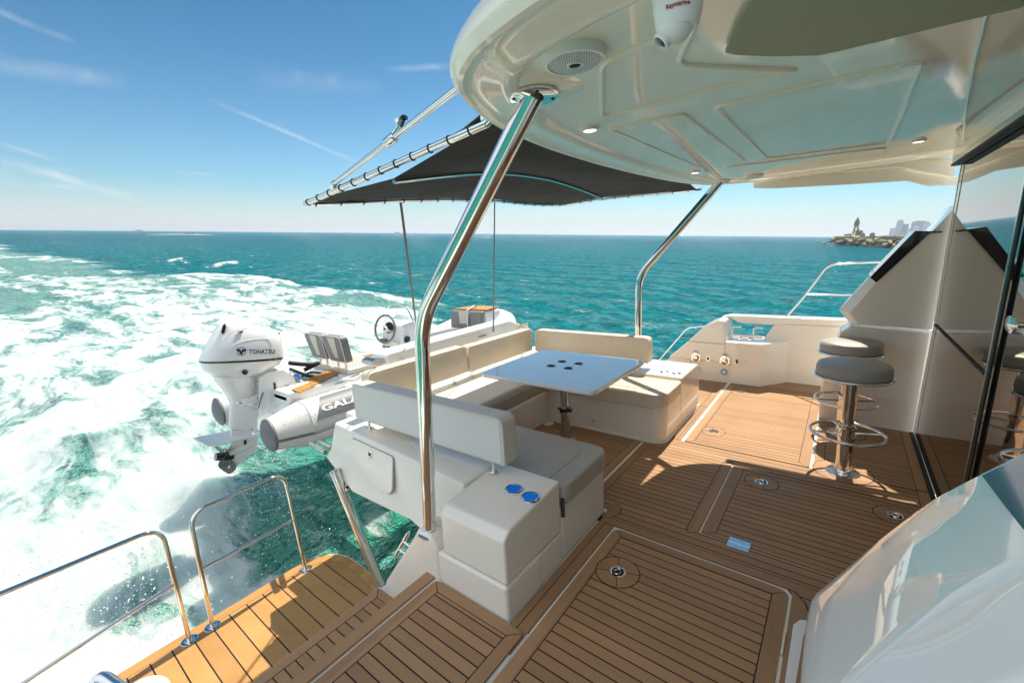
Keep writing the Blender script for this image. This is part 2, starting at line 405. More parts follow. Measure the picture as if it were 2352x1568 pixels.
def sdpoly(x, y, P):
    d = np.full(x.shape, 1e18); s = np.zeros(x.shape, bool); n = len(P)
    for i in range(n):
        ax_, ay = P[i]; bx, by = P[(i+1) % n]; ex, ey = bx-ax_, by-ay; wx, wy = x-ax_, y-ay
        t = np.clip((wx*ex+wy*ey)/(ex*ex+ey*ey), 0, 1); d = np.minimum(d, (wx-ex*t)**2+(wy-ey*t)**2)
        c = ((ay > y) != (by > y)) & (x < (bx-ax_)*(y-ay)/np.where(by == ay, 1e-9, by-ay)+ax_); s ^= c
    return np.where(s, 1, -1)*np.sqrt(d)
def smooth(a, b, x): t = np.clip((x-a)/(b-a), 0, 1); return t*t*(3-2*t)
def make_sea():
    c0 = T @ CP; ang = np.concatenate([np.linspace(R_(82-58), R_(82+98), 1150, endpoint=False), np.linspace(R_(180), R_(360+24), 110, endpoint=False)])
    # heading is measured from +X; the view covers roughly 30..165 degrees
    nr = 560; rr = 1.2*(22000/1.2)**(np.linspace(0, 1, nr)**1.0)
    A, Rr = np.meshgrid(ang, rr, indexing='ij'); X = c0.x+Rr*np.cos(A); Y = c0.y+Rr*np.sin(A); cell = Rr*.0177
    sd = sdpoly(X, Y, WAKE)
    wob = (fbm(X*.35, Y*.35, 4, 5)-.5)*np.clip(2.2+Rr*.05, 0, 6)
    inside = smooth(-.35-.012*Rr, .9+.02*Rr, sd+wob)
    Z = np.zeros_like(X); rng = np.random.RandomState(3)
    for i in range(46):
        lam = .5*1.13**i if i < 30 else rng.uniform(3, 22); th = R_(rng.normal(255, 34)); k = 2*math.pi/lam; amp = .0075*lam**.72 if lam < 6 else .012
        f = smooth(2.2, 5, lam/cell); ph = rng.uniform(0, 6.28)
        s_ = np.sin(k*(X*math.cos(th)+Y*math.sin(th))+ph+2*vnoise(X/lam/3, Y/lam/3, i))
        Z += f*amp*(s_+.25*np.cos(2*(k*(X*math.cos(th)+Y*math.sin(th))+ph)))*.55
    for lam, am, sx_ in ((4.5, .42, .4), (1.6, .26, .5), (.55, .10, .8), (.24, .05, 1)):
        f = smooth(2.0, 4.5, lam/cell); nn = vnoise(X*sx_/lam, Y/lam, int(lam*100)); Z += inside*f*am*(1-np.abs(2*nn-1)-.5)*1.0
    # raised wake shoulder and two breaking crests outside it
    Z += .30*np.exp(-((sd-.8)/1.1)**2)*smooth(8, 14, Y)*smooth(60, 30, Rr)*(.5+fbm(X, Y, 3, 9))
    cf = np.zeros_like(X)
    for (px, py, L_, hh) in ((-61, 17.2, 3.0, .55), (-50, 17.9, 2.6, .45)):
        g = np.exp(-((X-px)/L_)**2-((Y-py)/1.6)**2); Z += hh*g; cf = np.maximum(cf, .62*np.exp(-((X-px)/(L_*.8))**2-((Y-py+1.2)/1.3)**2))
    # propeller mounds close behind the transom
    for (px, py, L_, hh) in ((-8.5, 1.2, 1.4, .35), (-6.8, .2, 1.1, .22), (-10.5, 2.6, 1.8, .4), (-6.2, 1.5, .7, .25)):
        Z += hh*np.exp(-((X-px)/L_)**2-((Y-py)/L_)**2)*(.5+fbm(X*1.6, Y*1.6, 3, 4))
    near = smooth(34, 7, Rr)
    patch = fbm(X*.085, Y*.24, 3, 21)
    foam = inside*(.44+.26*near-1.05*smooth(.47, .66, patch)*smooth(3, 16, Rr))
    # streaky, thinner foam on the starboard quarter by the platform rails
    foam -= .20*inside*smooth(-1.1, -2.6, Y-.12*X)*smooth(13, 5, Rr)*1.0
    # lone foam tongue in the clear green water beneath the tender
    tong = np.exp(-((X+4.3)/.55)**2-((Y-2.95-.35*np.sin(X*2))/.30)**2); foam = np.maximum(foam, .50*tong)
    foam = np.maximum(foam, cf)
    foam += .30*inside*np.exp(-((sd-.5)/.8)**2)
    foam = np.where(sd < -6-.2*Rr, -1, foam)
    aer = np.clip(inside*.9+.35*smooth(-2.2, 0, sd)*smooth(16, 6, Rr), 0, 1)
    green = smooth(11, 3.5, Rr)
    Z = Z+WZ
    na, nr_ = X.shape; co_ = np.stack([X, Y, Z], -1).reshape(-1, 3)
    i, j = np.meshgrid(np.arange(na), np.arange(nr_-1), indexing='ij'); i2 = (i+1) % na
    q = np.stack([i*nr_+j, i*nr_+j+1, i2*nr_+j+1, i2*nr_+j], -1).reshape(-1, 4)
    # inner cap
    co_ = np.vstack([co_, [[c0.x, c0.y, WZ]]]); cidx = len(co_)-1
    me = bpy.data.meshes.new('water'); nq = len(q); tri = np.stack([np.full(na, cidx), np.arange(na)*nr_, ((np.arange(na)+1) % na)*nr_], -1)
    me.vertices.add(len(co_)); me.vertices.foreach_set('co', co_.astype(np.float32).ravel())
    me.loops.add(nq*4+na*3); me.loops.foreach_set('vertex_index', np.concatenate([q.ravel(), tri.ravel()]).astype(np.int32))
    me.polygons.add(nq+na); me.polygons.foreach_set('loop_start', np.concatenate([np.arange(nq)*4, nq*4+np.arange(na)*3]).astype(np.int32))
    me.update(calc_edges=True); me.polygons.foreach_set('use_smooth', [True]*(nq+na))
    for nm, arr in (('foam', foam), ('aer', aer), ('green', green)):
        at = me.attributes.new(nm, 'FLOAT', 'POINT'); at.data.foreach_set('value', np.append(arr.ravel(), 0).astype(np.float32))
    t = NT('sea_water'); geo = t.n('NewGeometry'); P = geo.outputs['Position']
    def att(nm): return t.n('Attribute', attribute_name=nm).outputs['Fac']
    fo, ae, gr = att('foam'), att('aer'), att('green')
    mp = t.n('Mapping', i_Vector=P); mp.inputs['Scale'].default_value = (.42, 1, 1)
    # domain-warped noise: torn, streaky foam
    wrp = t.n('TexNoise', i_Vector=mp.outputs[0], i_Scale=1.3, i_Detail=3.0)
    vm = t.n('VectorMath', operation='MULTIPLY_ADD', i_0=wrp.outputs['Color'], i_1=(1.1, 1.1, 1.1), i_2=mp.outputs[0])
    n1 = t.n('TexNoise', i_Vector=vm.outputs[0], i_Scale=1.3, i_Detail=7.0, i_Roughness=.60)
    n2 = t.n('TexNoise', i_Vector=vm.outputs[0], i_Scale=7.5, i_Detail=6.0, i_Roughness=.7)
    vo = t.n('TexVoronoi', feature='DISTANCE_TO_EDGE', i_Vector=vm.outputs[0], i_Scale=3.0)
    web = t.math('SUBTRACT', .5, t.math('MULTIPLY', vo.outputs['Distance'], 2.2), clamp=True)
    f = t.math('ADD', fo, t.math('ADD', t.math('MULTIPLY', t.math('SUBTRACT', n1.outputs[0], .5), 2.3), t.math('ADD', t.math('MULTIPLY', t.math('SUBTRACT', n2.outputs[0], .5), .75), t.math('MULTIPLY', web, .25))))
    mask = t.n('MapRange', interpolation_type='SMOOTHSTEP', i_0=f, i_1=.30, i_2=.78).outputs[0]
    cd = t.n('CameraData'); far = t.n('MapRange', i_0=cd.outputs['View Distance'], i_1=6.0, i_2=220.0)
    near_c = t.mix(gr, (.004, .16, .18), (.003, .32, .18))
    fr_ = t.math('POWER', far.outputs[0], .55)
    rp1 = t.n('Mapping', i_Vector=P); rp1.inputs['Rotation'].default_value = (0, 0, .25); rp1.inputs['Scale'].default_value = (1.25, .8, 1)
    rpn = t.n('TexNoise', i_Vector=rp1.outputs[0], i_Scale=1.5, i_Detail=7.0, i_Roughness=.74); rpk = t.n('MapRange', i_0=rpn.outputs[0], i_1=.40, i_2=.62).outputs[0]  # ripple light and shade painted into the water colour
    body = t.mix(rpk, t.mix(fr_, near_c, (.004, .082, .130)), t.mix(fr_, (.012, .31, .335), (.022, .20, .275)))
    body = t.mix(t.math('MULTIPLY', gr, .8), body, (.003, .30, .165))
    milk = t.mix(t.math('MULTIPLY', ae, t.math('ADD', .35, t.math('MULTIPLY', n1.outputs[0], .9)), clamp=True), body, (.26, .47, .43))
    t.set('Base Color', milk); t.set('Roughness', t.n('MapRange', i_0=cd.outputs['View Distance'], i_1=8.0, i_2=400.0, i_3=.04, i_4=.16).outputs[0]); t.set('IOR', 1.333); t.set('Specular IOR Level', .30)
    mpb = t.n('Mapping', i_Vector=P); mpb.inputs['Rotation'].default_value = (0, 0, .25); mpb.inputs['Scale'].default_value = (1.15, .8, 1)
    b1 = t.n('TexNoise', i_Vector=mpb.outputs[0], i_Scale=2.3, i_Detail=5.0, i_Roughness=.6); b2 = t.n('TexNoise', i_Vector=mpb.outputs[0], i_Scale=.45, i_Detail=4.0)
    hh = t.math('ADD', b1.outputs[0], t.math('MULTIPLY', b2.outputs[0], 1.6))
    bp = t.bump(hh, 1.0, 1.1)
    fm = t.n('BsdfPrincipled', i_Roughness=.75); fm.inputs['Specular IOR Level'].default_value = .2
    t.L.new(t.mix(t.math('MULTIPLY', t.math('MULTIPLY', n2.outputs[0], n1.outputs[0]), 2.2, clamp=True), (.28, .40, .39), (.56, .59, .59)), fm.inputs['Base Color'])
    fm.inputs['Subsurface Weight'].default_value = .85; fm.inputs['Subsurface Radius'].default_value = (.35, .45, .45); fm.inputs['Subsurface Scale'].default_value = 1.7
    fb = t.n('Bump', i_Strength=.35, i_Distance=.06, i_Height=t.math('ADD', n1.outputs[0], t.math('MULTIPLY', n2.outputs[0], .5))); t.L.new(fb.outputs[0], fm.inputs['Normal'])
    df = t.n('BsdfDiffuse', i_Color=milk); gl = t.n('BsdfGlossy', i_Color=(.95, 1, 1, 1)); t.L.new(bp.outputs[0], df.inputs['Normal']); t.L.new(bp.outputs[0], gl.inputs['Normal'])
    gl.inputs['Roughness'].default_value = .05; t.L.new(t.n('MapRange', i_0=cd.outputs['View Distance'], i_1=8.0, i_2=400.0, i_3=.03, i_4=.13).outputs[0], gl.inputs['Roughness'])
    fz_ = t.n('Fresnel', i_IOR=1.333); t.L.new(bp.outputs[0], fz_.inputs['Normal'])
    # waves hide one another towards the horizon, so the mirror-like share levels off
    wat = t.n('MixShader', i_0=t.math('MINIMUM', fz_.outputs[0], .34)); t.L.new(df.outputs[0], wat.inputs[1]); t.L.new(gl.outputs[0], wat.inputs[2])
    ms = t.n('MixShader', i_0=mask); t.L.new(wat.outputs[0], ms.inputs[1]); t.L.new(fm.outputs[0], ms.inputs[2])
    t.L.new(ms.outputs[0], t.N['Material Output'].inputs['Surface'])
    me.materials.append(t.m)
    o = link('water', me); tag(o, kind='structure'); return o
make_sea()
def seap(x, y, z=WZ):
    c0 = T @ CP; r = wdir(x, y); return c0+r*((z-c0.z)/r.z)
def atd(x, y, d):
    r = wdir(x, y); return (T @ CP)+r*(d/math.hypot(r.x, r.y))

# ------------------------------------------------------------------ cockpit deck
b = bm_(); prism(b, [(-1.14, -.2), (.66, -.2), (.66, 6.66), (-2.7, 6.66), (-2.7, 2.0), (-1.78, 2.0), (-1.78, 1.46), (-1.14, 1.46)], -.10, -.0075); box(b, .661, 2.0, 5.5, 6.66, -.10, -.004)
deck = tag(fin('deck', b, GEL), kind='structure')
def board(b, pts, z, mi, th=.011): prism(b, pts, z-th, z, mi=mi, bev=.0012, seg=1)
def panel(x0, x1, y0, y1, ml, mr, mn, mf, z=0, cr=0.0, name='teak_panel', parent=None, g=.0025, mats=None):
    """teak panel: black caulk bed, planked field and mitred margin boards"""
    mats = mats or [BLACK, TK, TKX, TKY]; b = bm_(); prism(b, rrect(x0, x1, y0, y1, max(cr, .004), 5), z-.011, z-.0018, mi=0)
    a0, a1, c0, c1 = x0+ml, x1-mr, y0+mn, y1-mf
    board(b, [(a0+(g if ml else 0), c0+(g if mn else 0)), (a1-(g if mr else 0), c0+(g if mn else 0)), (a1-(g if mr else 0), c1-(g if mf else 0)), (a0+(g if ml else 0), c1-(g if mf else 0))], z, 1, .008)
    def arc(cx_, cy_, a): return [(cx_+cr*math.cos(R_(a+45*i/3)), cy_+cr*math.sin(R_(a+45*i/3))) for i in range(4)] if cr else [(cx_+0, cy_+0)]
    k = cr
    C4 = dict(bl=(x0+k, y0+k), br=(x1-k, y0+k), tr=(x1-k, y1-k), tl=(x0+k, y1-k))
    if not cr: C4 = dict(bl=(x0, y0), br=(x1, y0), tr=(x1, y1), tl=(x0, y1))
    gg = g*.7
    if ml: board(b, [(a0-g, c0+gg), (a0-g, c1-gg)]+[(p[0], p[1]-gg) for p in arc(*C4['tl'], 135)]+[(p[0], p[1]+gg) for p in arc(*C4['bl'], 180)], z, 3, .008)
    if mr: board(b, [(a1+g, c1-gg), (a1+g, c0+gg)]+[(p[0], p[1]+gg) for p in arc(*C4['br'], 315)]+[(p[0], p[1]-gg) for p in arc(*C4['tr'], 0)], z, 3, .008)
    if mf: board(b, [(a0+gg, c1+g)]+[(a1-gg, c1+g)]+[(p[0]-gg, p[1]) for p in arc(*C4['tr'], 45)]+[(p[0]+gg, p[1]) for p in arc(*C4['tl'], 90)], z, 2, .008)
    if mn: board(b, [(a1-gg, c0-g), (a0+gg, c0-g)]+[(p[0]+gg, p[1]) for p in arc(*C4['bl'], 225)]+[(p[0]-gg, p[1]) for p in arc(*C4['br'], 270)], z, 2, .008)
    return fin(name, b, mats, parent)
def ring_pull(parent, x, y, z=0, r=.048, disc=.128):
    b = bm_(); lathe(b, [(0, z+.0008), (disc, z+.0008), (disc, z+.0002)], (x, y, 0), seg=40, mi=1)
    lathe(b, [(disc+.004, z+.0006), (disc+.004, z+.0012), (disc-.002, z+.0012), (disc-.002, z+.0006)], (x, y, 0), seg=40, mi=0)
    for k in range(4):
        q = R_(20+90*k); d = V(math.cos(q), math.sin(q), 0); n = V(-d.y, d.x, 0)*.002; c = V(x, y, z+.0009)
        extr(b, [c+d*r+n, c+d*disc+n, c+d*disc-n, c+d*r-n], (0, 0, .0006), mi=0)
    p = fin('pull_plate', b, [BLACK, TKX], parent)
    b = bm_(); lathe(b, [(r, z+.001), (r, z+.004), (r*.88, z+.0055), (r*.78, z+.003), (r*.74, z+.0014)], (x, y, 0), seg=28); f = fin('ring', b, STEEL, p)
    fin('recess', one(lathe, [(0, z+.0016), (r*.76, z+.0016), (r*.76, z+.001)], (x, y, 0), seg=24), BLACK, p)
    b = bm_(); pts = [V(x+r*.42*math.cos(q)*.8, y+r*.5*math.sin(q), z+.004) for q in np.linspace(0, 2*math.pi, 16, endpoint=False)]; tube(b, pts, r*.10, 6, closed=True)
    box(b, x-r*.7, x-r*.25, y-r*.14, y+r*.14, z+.002, z+.0045); fin('handle', b, STEEL, p)
def hinge(parent, x0, x1, y0, y1, z=0):
    b = bm_(); ym = (y0+y1)/2; box(b, x0, x1, y0, ym-.002, z, z+.004, bev=.001, seg=1); box(b, x0, x1, ym+.002, y1, z, z+.004, bev=.001, seg=1)
    tube(b, [(x0, ym, z+.003), (x1, ym, z+.003)], .004, 8); h = fin('hinge', b, STEELB, parent)
    b = bm_()
    for i in range(4):
        for yy in (y0+(y1-y0)*.24, y0+(y1-y0)*.76): lathe(b, [(.0065, z+.0041), (.0065, z+.0046), (.002, z+.0047), (.002, z+.0046), (0, z+.0046)], (x0+(x1-x0)*(.14+.24*i), yy, 0), seg=10)
    explode(fin('screws', b, STEEL, h), 'screw')
# fixed teak between the hatches
g = .0025
b = bm_()
Cp = [(-1.385, 2.57), (.60, 2.57), (.60, 2.742), (-.66, 2.742), (-.655, 2.70), (-.72, 2.70), (-.72, 3.89), (-.66, 3.885), (-.66, 3.862), (.565, 3.862), (.565, 4.112), (-1.385, 4.112)]
prism(b, [(-1.455, 2.503), (.62, 2.503), (.62, 2.742), (-.643, 2.742), (-.643, 3.862), (.645, 3.862), (.645, 4.112), (-1.455, 4.112)], -.011, -.0018, mi=0)
board(b, [(-1.385+g, 2.57+g), (.60, 2.57+g), (.60, 2.742), (-.66, 2.742), (-.662, 2.725), (-.70, 2.70), (-.72-g, 2.74), (-.72-g, 3.84), (-.66, 3.90), (-.63, 3.862), (.565-g, 3.862), (.565-g, 4.112), (-1.385+g, 4.112)], 0, 1, .008)
board(b, [(-1.25, 2.503), (.62, 2.503), (.62, 2.57-g), (-1.25, 2.57-g)], 0, 2, .008)
board(b, [(-1.455, 2.70), (-1.385-g, 2.70), (-1.385-g, 4.112), (-1.455, 4.112)], 0, 3, .008)
board(b, [(-.645, 2.735), (-.665, 2.73), (-.70, 2.708), (-.72+g, 2.75), (-.72+g, 3.835), (-.66+.016, 3.862), (-.643, 3.862), (-.643, 2.75)], .0006, 3, .008)
board(b, [(.565+g, 3.862), (.645, 3.862), (.645, 4.112), (.565+g, 4.112)], 0, 3, .008)
board(b, [(-1.255, 1.30), (-1.212, 1.30), (-1.212, 2.50), (-1.255, 2.50)], 0, 3, .008)
board(b, [(-1.207, 1.30), (-1.144, 1.30), (-1.144, 2.495), (-1.207, 2.495)], 0, 3, .008)
prism(b, [(-1.256, 1.30), (-1.143, 1.30), (-1.143, 2.50), (-1.256, 2.50)], -.011, -.0018, mi=0)
prism(b, [(-.082, .8), (.62, .8), (.62, 2.502), (-.11, 2.502), (-.082, 2.46)], -.011, -.0018, mi=0)
board(b, [(-.082, .8), (-.003, .8), (-.003, 2.36), (-.03, 2.44), (-.085, 2.497), (-.10, 2.497), (-.086, 2.47)], 0, 3, .008); board(b, [(.003, .8), (.60, .8), (.60, 2.502), (-.075, 2.502), (-.02, 2.44), (.003, 2.36)], 0, 1, .008)
# rounded board round the settee corner
aro = [(-1.262+.09*math.cos(q), 2.66+.11*math.sin(q)) for q in np.linspace(-1.57, 1.57, 12)]
prism(b, [(-1.262, 2.54)]+[(p[0]+.005, p[1]) for p in aro]+[(-1.262, 2.78)], -.001, .0008, mi=0); board(b, [(-1.262, 2.553)]+aro+[(-1.262, 2.768)], .0016, 3, .002)
tp = tag(fin('teak_deck', b, [BLACK, TK, TKX, TKY]), kind='structure')
for i, (args) in enumerate([(-.075, .645, 4.125, 5.40, .07, .078, .0, .0), (-2.62, -1.485, 2.62, 3.92, .0, .07, 0, .0), (-2.3, -1.165, 5.205, 6.29, .0, .075, .02, .04), (-1.127, -.10, 6.262, 6.66, 0, 0, 0, 0)]):
    tag(panel(*args, name='teak_deck'), kind='structure')
b = bm_(); prism(b, [(-1.262, 3.90), (-1.165, 3.90), (-1.165, 5.2), (-1.262, 5.2)], -.011, -.0018, mi=0)
for xx in (-1.262, -1.229, -1.196): board(b, [(xx+.001, 4.13), (xx+.029, 4.13), (xx+.029, 5.2), (xx+.001, 5.2)], 0, 3, .008)
board(b, [(-1.41, 3.72), (-1.28, 3.87), (-1.165, 4.0), (-1.165, 4.12), (-1.262, 4.12), (-1.40, 3.95)], .0006, 3, .008)
tag(fin('teak_deck', b, [BLACK, TK, TKX, TKY]), kind='structure')
HG = 'hatches set flush in the teak cockpit floor'
h1 = thing('deck_hatch', 'large teak floor hatch in the foreground, right of the white cup holder box', 'hatch', (-.6, 1.4, 0), HG)
panel(-1.127, -.10, .30, 2.48, .075, .075, .07, .065, cr=.055, name='lid', parent=h1); ring_pull(h1, -.94, 2.10)
b = bm_(); box(b, -.098, -.086, 2.02, 2.16, -.01, .006, bev=.002); fin('hinge', b, STEELB, h1)
h2 = thing('deck_hatch', 'shaded teak floor hatch with two ring pulls and a wide steel hinge', 'hatch', (0, 3.3, 0), HG)
panel(-.63, .60, 2.757, 3.848, .085, .04, .038, .04, cr=.02, name='lid', parent=h2); ring_pull(h2, -.394, 3.655, disc=.12); ring_pull(h2, .415, 3.64, disc=.12); hinge(h2, -.46, -.335, 2.695, 2.80, .001)
h3 = thing('deck_hatch', 'sunlit teak floor hatch beside the port bulwark, beyond the bar stools', 'hatch', (-.6, 5.1, 0), HG)
panel(-1.127, -.10, 4.125, 6.24, .085, .08, .05, .05, cr=.02, name='lid', parent=h3); ring_pull(h3, -.94, 4.50, disc=.11); ring_pull(h3, -.94, 5.96, disc=.11)
b = bm_()
for yy in (4.45, 5.15, 5.75): box(b, -.098, -.078, yy-.06, yy+.06, -.008, .005, bev=.002)
explode(fin('hinge', b, STEELB, h3), 'hinge')
for (x, y) in ((.225, 5.0), (.13, 4.17)):
    pass

# steps and swim platform
b = bm_(); box(b, -1.915, -1.135, -.5, 1.449, -.5, -.004); box(b, -2.40, -1.916, -.5, 1.40, -.9, -.312)
sb = tag(fin('steps', b, GEL), kind='structure')
stp = thing('step_tread', 'upper teak step at the bottom of the picture, next to the white box', 'step', (-1.5, .8, 0), 'teak steps down to the swim platform')
panel(-1.805, -1.15, .2, 1.43, .075, .07, .07, .065, z=.012, cr=.03, name='tread', parent=stp)
b = bm_(); prism(b, rrect(-1.805, -1.150, .2, 1.430, .03), -.003, .0011); fin('tread_base', b, WHITE, stp)
stn = thing('step_nosing', 'narrow rounded teak nosing strip between two teak steps', 'step edge', (-1.86, .8, 0))
b = bm_(); prism(b, rrect(-1.907, -1.832, -.3, 1.448, .02), -.003, .012, bev=.003, seg=2); fin('nosing', b, TKY, stn)
st2 = thing('step_tread', 'lower teak step beside the swim platform, one step down', 'step', (-2.15, .8, -.3), 'teak steps down to the swim platform')
panel(-2.385, -1.93, -.2, 1.385, .065, .0, .0, .06, z=-.298, cr=.012, name='tread', parent=st2)
PZ = -.75
plat = [(-3.71, -.9), (-3.735, 1.36), (-3.72, 1.50), (-3.66, 1.62), (-3.56, 1.70), (-3.44, 1.735), (-3.2, 1.735), (-2.95, 1.70), (-2.45, 1.64), (-2.41, -.9)]
b = bm_(); prism(b, [(p[0]-.02 if p[0] < -3 else p[0], p[1]+.02) for p in plat], PZ-.12, PZ-.012, bev=.01)
prism(b, plat, PZ-.013, PZ-.0018, mi=1)
inn = [(p[0]+.085, p[1]-(.0 if p[1] < 1.4 else .075)) for p in plat[:2]]+[(-3.64, 1.44), (-3.59, 1.55), (-3.52, 1.62), (-3.44, 1.66), (-3.2, 1.662), (-2.96, 1.63)]
inn = [(-3.62, -.9), (-3.645, 1.34)]+inn[2:]+[(-2.46, 1.57), (-2.41, -.9)]
board(b, [(p[0]+.004, p[1]-.003) for p in inn], PZ, 2, .008)
for i in range(len(inn)-2):
    if i == len(inn)-3: break
    board(b, [inn[i], inn[i+1], plat[i+1] if i+1 < len(plat) else inn[i+1], plat[i]], PZ, 3, .008)
board(b, [inn[-3], inn[-2], plat[-2], plat[-3]], PZ, 3, .008)
tag(fin('swim_platform', b, [GEL, BLACK, TKP, TKPM]), kind='structure')
# hull below, running forward
b = bm_(); loft(b, [[(-2.42, -1.0, -.30), (-2.42, -1.0, -.95), (-2.42, 1.0, -1.25), (-2.42, 3.3, -1.4), (-2.42, 5.9, -1.25), (-2.42, 6.2, -.4), (-2.42, 5.2, -.35), (-2.42, 1.5, -.35)],
                    [(9, -1.2, -.11), (9, -1.2, -1.5), (9, 1.0, -2.3), (9, 3.3, -2.6), (9, 5.9, -2.3), (9, 7.6, -1.5), (9, 7.6, -.11), (9, 1.5, -.11)]], closed=True)
tag(fin('yacht_hull', b, GEL), 'white gelcoat hull of the motor yacht beneath the cockpit', 'hull')

# ------------------------------------------------------------------ settees
def post(parent, x, y, z0, z1, r=.012, fr=.036, name='post'):
    fin(name, one(tube, [(x, y, z0), (x, y, z1)], r, 14), STEEL, parent); flange(parent, (x, y, z0), fr)
def piping(parent, pts, mat, r=.0035, closed=False): return fin('piping', one(tube, [Vector(p) for p in pts], r, 6, closed=closed), mat, parent)
def cushion(parent, poly, z0, z1, mat, bev=.03, name='seat_cushion', crown=.0):
    b = bm_(); prism(b, poly, z0, z1, bev=bev, seg=4); return fin(name, b, mat, parent, angle=50)
def backrest(parent, p0, p1, th, z0, z1, mat, name='backrest', bev=.03, lean=(0, 0), backmat=None, seam=True):
    p0, p1 = Vector((p0[0], p0[1], 0)), Vector((p1[0], p1[1], 0)); d = (p1-p0).normalized(); n = Vector((-d.y, d.x, 0))*th/2
    b = bm_(); vs = []
    Lx = Vector((lean[0], lean[1], 0))
    # rounded top corners
    L_ = (p1-p0).length; r = .05; pr = [(0, z0+.01), (.012, z0), (L_-.012, z0), (L_, z0+.01)]+[(L_-r+r*math.cos(R_(a)), z1-r+r*math.sin(R_(a))) for a in (0, 30, 60, 90)]+[(r-r*math.cos(R_(a)), z1-r+r*math.sin(R_(a))) for a in (90, 60, 30, 0)]
    pts = [p0+d*a+Vector((0, 0, z))-n+Lx*((z-z0)/(z1-z0)) for a, z in pr]
    extr(b, pts, n*2, bev=bev, seg=4)
    o = fin(name, b, mat, parent, angle=50)
    if seam:
        for s in (-1, 1):
            off = n*s*(1-bev*.8/(th/2)) if th/2 > bev else n*s*.5
            q = [p0+d*a+Vector((0, 0, z))+n*s*.985+Lx*((z-z0)/(z1-z0)) for a, z in [(bev*.9, z0+bev), (L_-bev*.9, z0+bev)]+[(L_-r+(r-bev*.8)*math.cos(R_(a)), z1-r+(r-bev*.8)*math.sin(R_(a))) for a in (0, 45, 90)]+[(r-(r-bev*.8)*math.cos(R_(a)), z1-r+(r-bev*.8)*math.sin(R_(a))) for a in (90, 45, 0)]]
            piping(o, q, mat, .0028, closed=True)
    return o
def cup(parent, x, y, z, mat, r=.045):
    c = fin('cup_holder', one(lathe, [(r*.78, z-.006), (r*.80, z+.003), (r*.9, z+.005), (r, z+.003), (r*1.02, z-.006)], (x, y, 0), seg=32), STEEL, parent)
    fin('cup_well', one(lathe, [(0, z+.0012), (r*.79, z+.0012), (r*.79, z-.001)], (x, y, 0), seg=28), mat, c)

# near settee with the white end box
s1 = thing('settee', 'nearest settee, its backrest seen from behind, with blue cup holders in its white end box', 'settee', (-1.9, 1.9, 0), 'settees round the cockpit table')
b = bm_()
pf = [(1.45, .212), (1.45, .470), (1.50, .512), (2.0, .552), (2.0, .212)]
extr(b, [(-1.740, y, z) for y, z in pf], (.475, 0, 0), bev=.014, seg=4)
box(b, -2.9, -1.266, 2.001, 2.62, .012, .36, bev=.03, seg=3, only=lambda e: abs(e.verts[0].co.z-e.verts[1].co.z) > .1)
fin('base', b, GEL, s1, angle=45)
b = bm_(); prism(b, [(-1.79, 1.440), (-1.262, 1.440), (-1.258, 1.765), (-1.30, 1.78), (-1.79, 2.0)], -.3, .206, bev=.022, seg=3)
box(b, -1.80, -1.262, 1.5, 2.0, .0, .2, bev=.005); fin('plinth', b, GEL, s1, angle=45)
b = bm_(); box(b, -2.9, -1.252, 2.605, 2.632, -.002, .022, bev=.01); fin('base_lip', b, GEL, s1)
seat1 = [(-2.66, 2.015), (-1.30, 2.015), (-1.262, 2.03), (-1.245, 2.07), (-1.245, 2.56), (-1.268, 2.625), (-1.33, 2.655), (-2.66, 2.655)]
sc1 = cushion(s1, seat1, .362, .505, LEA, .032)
piping(sc1, [(-2.62, 2.535, .506)]+[(-1.48+.10*math.sin(q), 2.435+.10*math.cos(q), .506) for q in np.linspace(0, 1.57, 7)]+[(-1.38, 2.04, .506)], LEA, .0045)
piping(sc1, [(-2.62, 2.642, .488), (-1.33, 2.642, .488), (-1.27, 2.61, .488), (-1.252, 2.55, .488), (-1.252, 2.06, .488)], LEA, .0035)
br = backrest(s1, (-3.16, 1.90), (-1.55, 1.90), .13, .635, .945, LEAW, bev=.035)
b = bm_(); box(b, -3.135, -1.575, 1.8335, 1.8365, .652, .928); fin('back_panel', b, VINB, br)
for x in (-3.04, -1.685): post(s1, x, 1.88, .55, .64)
cup(s1, -1.455, 1.79, .5415, BLUE, .056); cup(s1, -1.325, 1.775, .5405, BLUE, .056)
b = bm_(); tube(b, [(-1.262, 2.02, .30), (-1.262, 2.02, .42)], .013, 10); fin('seat_gap', b, DARKC, s1)  # solid dark tube in place of the shade between box and seat

# transom moulding with locker door
s0 = thing('transom', 'white gelcoat transom wing with a locker door, left of the steel roof pole', 'transom', (-2.6, 1.8, 0))
TA, TB, TC = V(-3.42, 1.80, .55), V(-2.95, 1.60, .14), V(-1.77, 1.72, .55)
Q = lambda x, y: onz(x, y, .55)
tn = [V(-3.44, 1.80, .55), V(-3.30, 1.66, .40), V(-3.29, 1.60, .335), V(-2.95, 1.60, .135), V(-2.15, 1.60, .15), V(-1.90, 1.56, .06), V(-1.742, 1.54, .10), V(-1.742, 1.66, .5485)]
b = bm_(); loft(b, [tn, [V(p.x, 2.0, p.z if p.z > .3 else min(p.z, .14)) for p in tn]])
box(b, -3.62, -2.62, 2.0, 5.25, .12, .5495, bev=.02); box(b, -2.63, -2.58, 2.62, 3.95, .0, .36)
bmesh.ops.bevel(b, geom=[e for e in b.edges if e.calc_length() > .25 and e.is_manifold and e.calc_face_angle(0) > .4], offset=.018, segments=3, profile=.5, affect='EDGES', clamp_overlap=True)
fin('moulding', b, GEL, s0, angle=40)
def onface(x, y, lift=0.0):
    p0, p1, p2 = tn[0], tn[3], tn[7]; n = (p1-p0).cross(p2-p0).normalized(); n = n if n.y < 0 else -n
    return onp(x, y, p0+n*lift, n), n
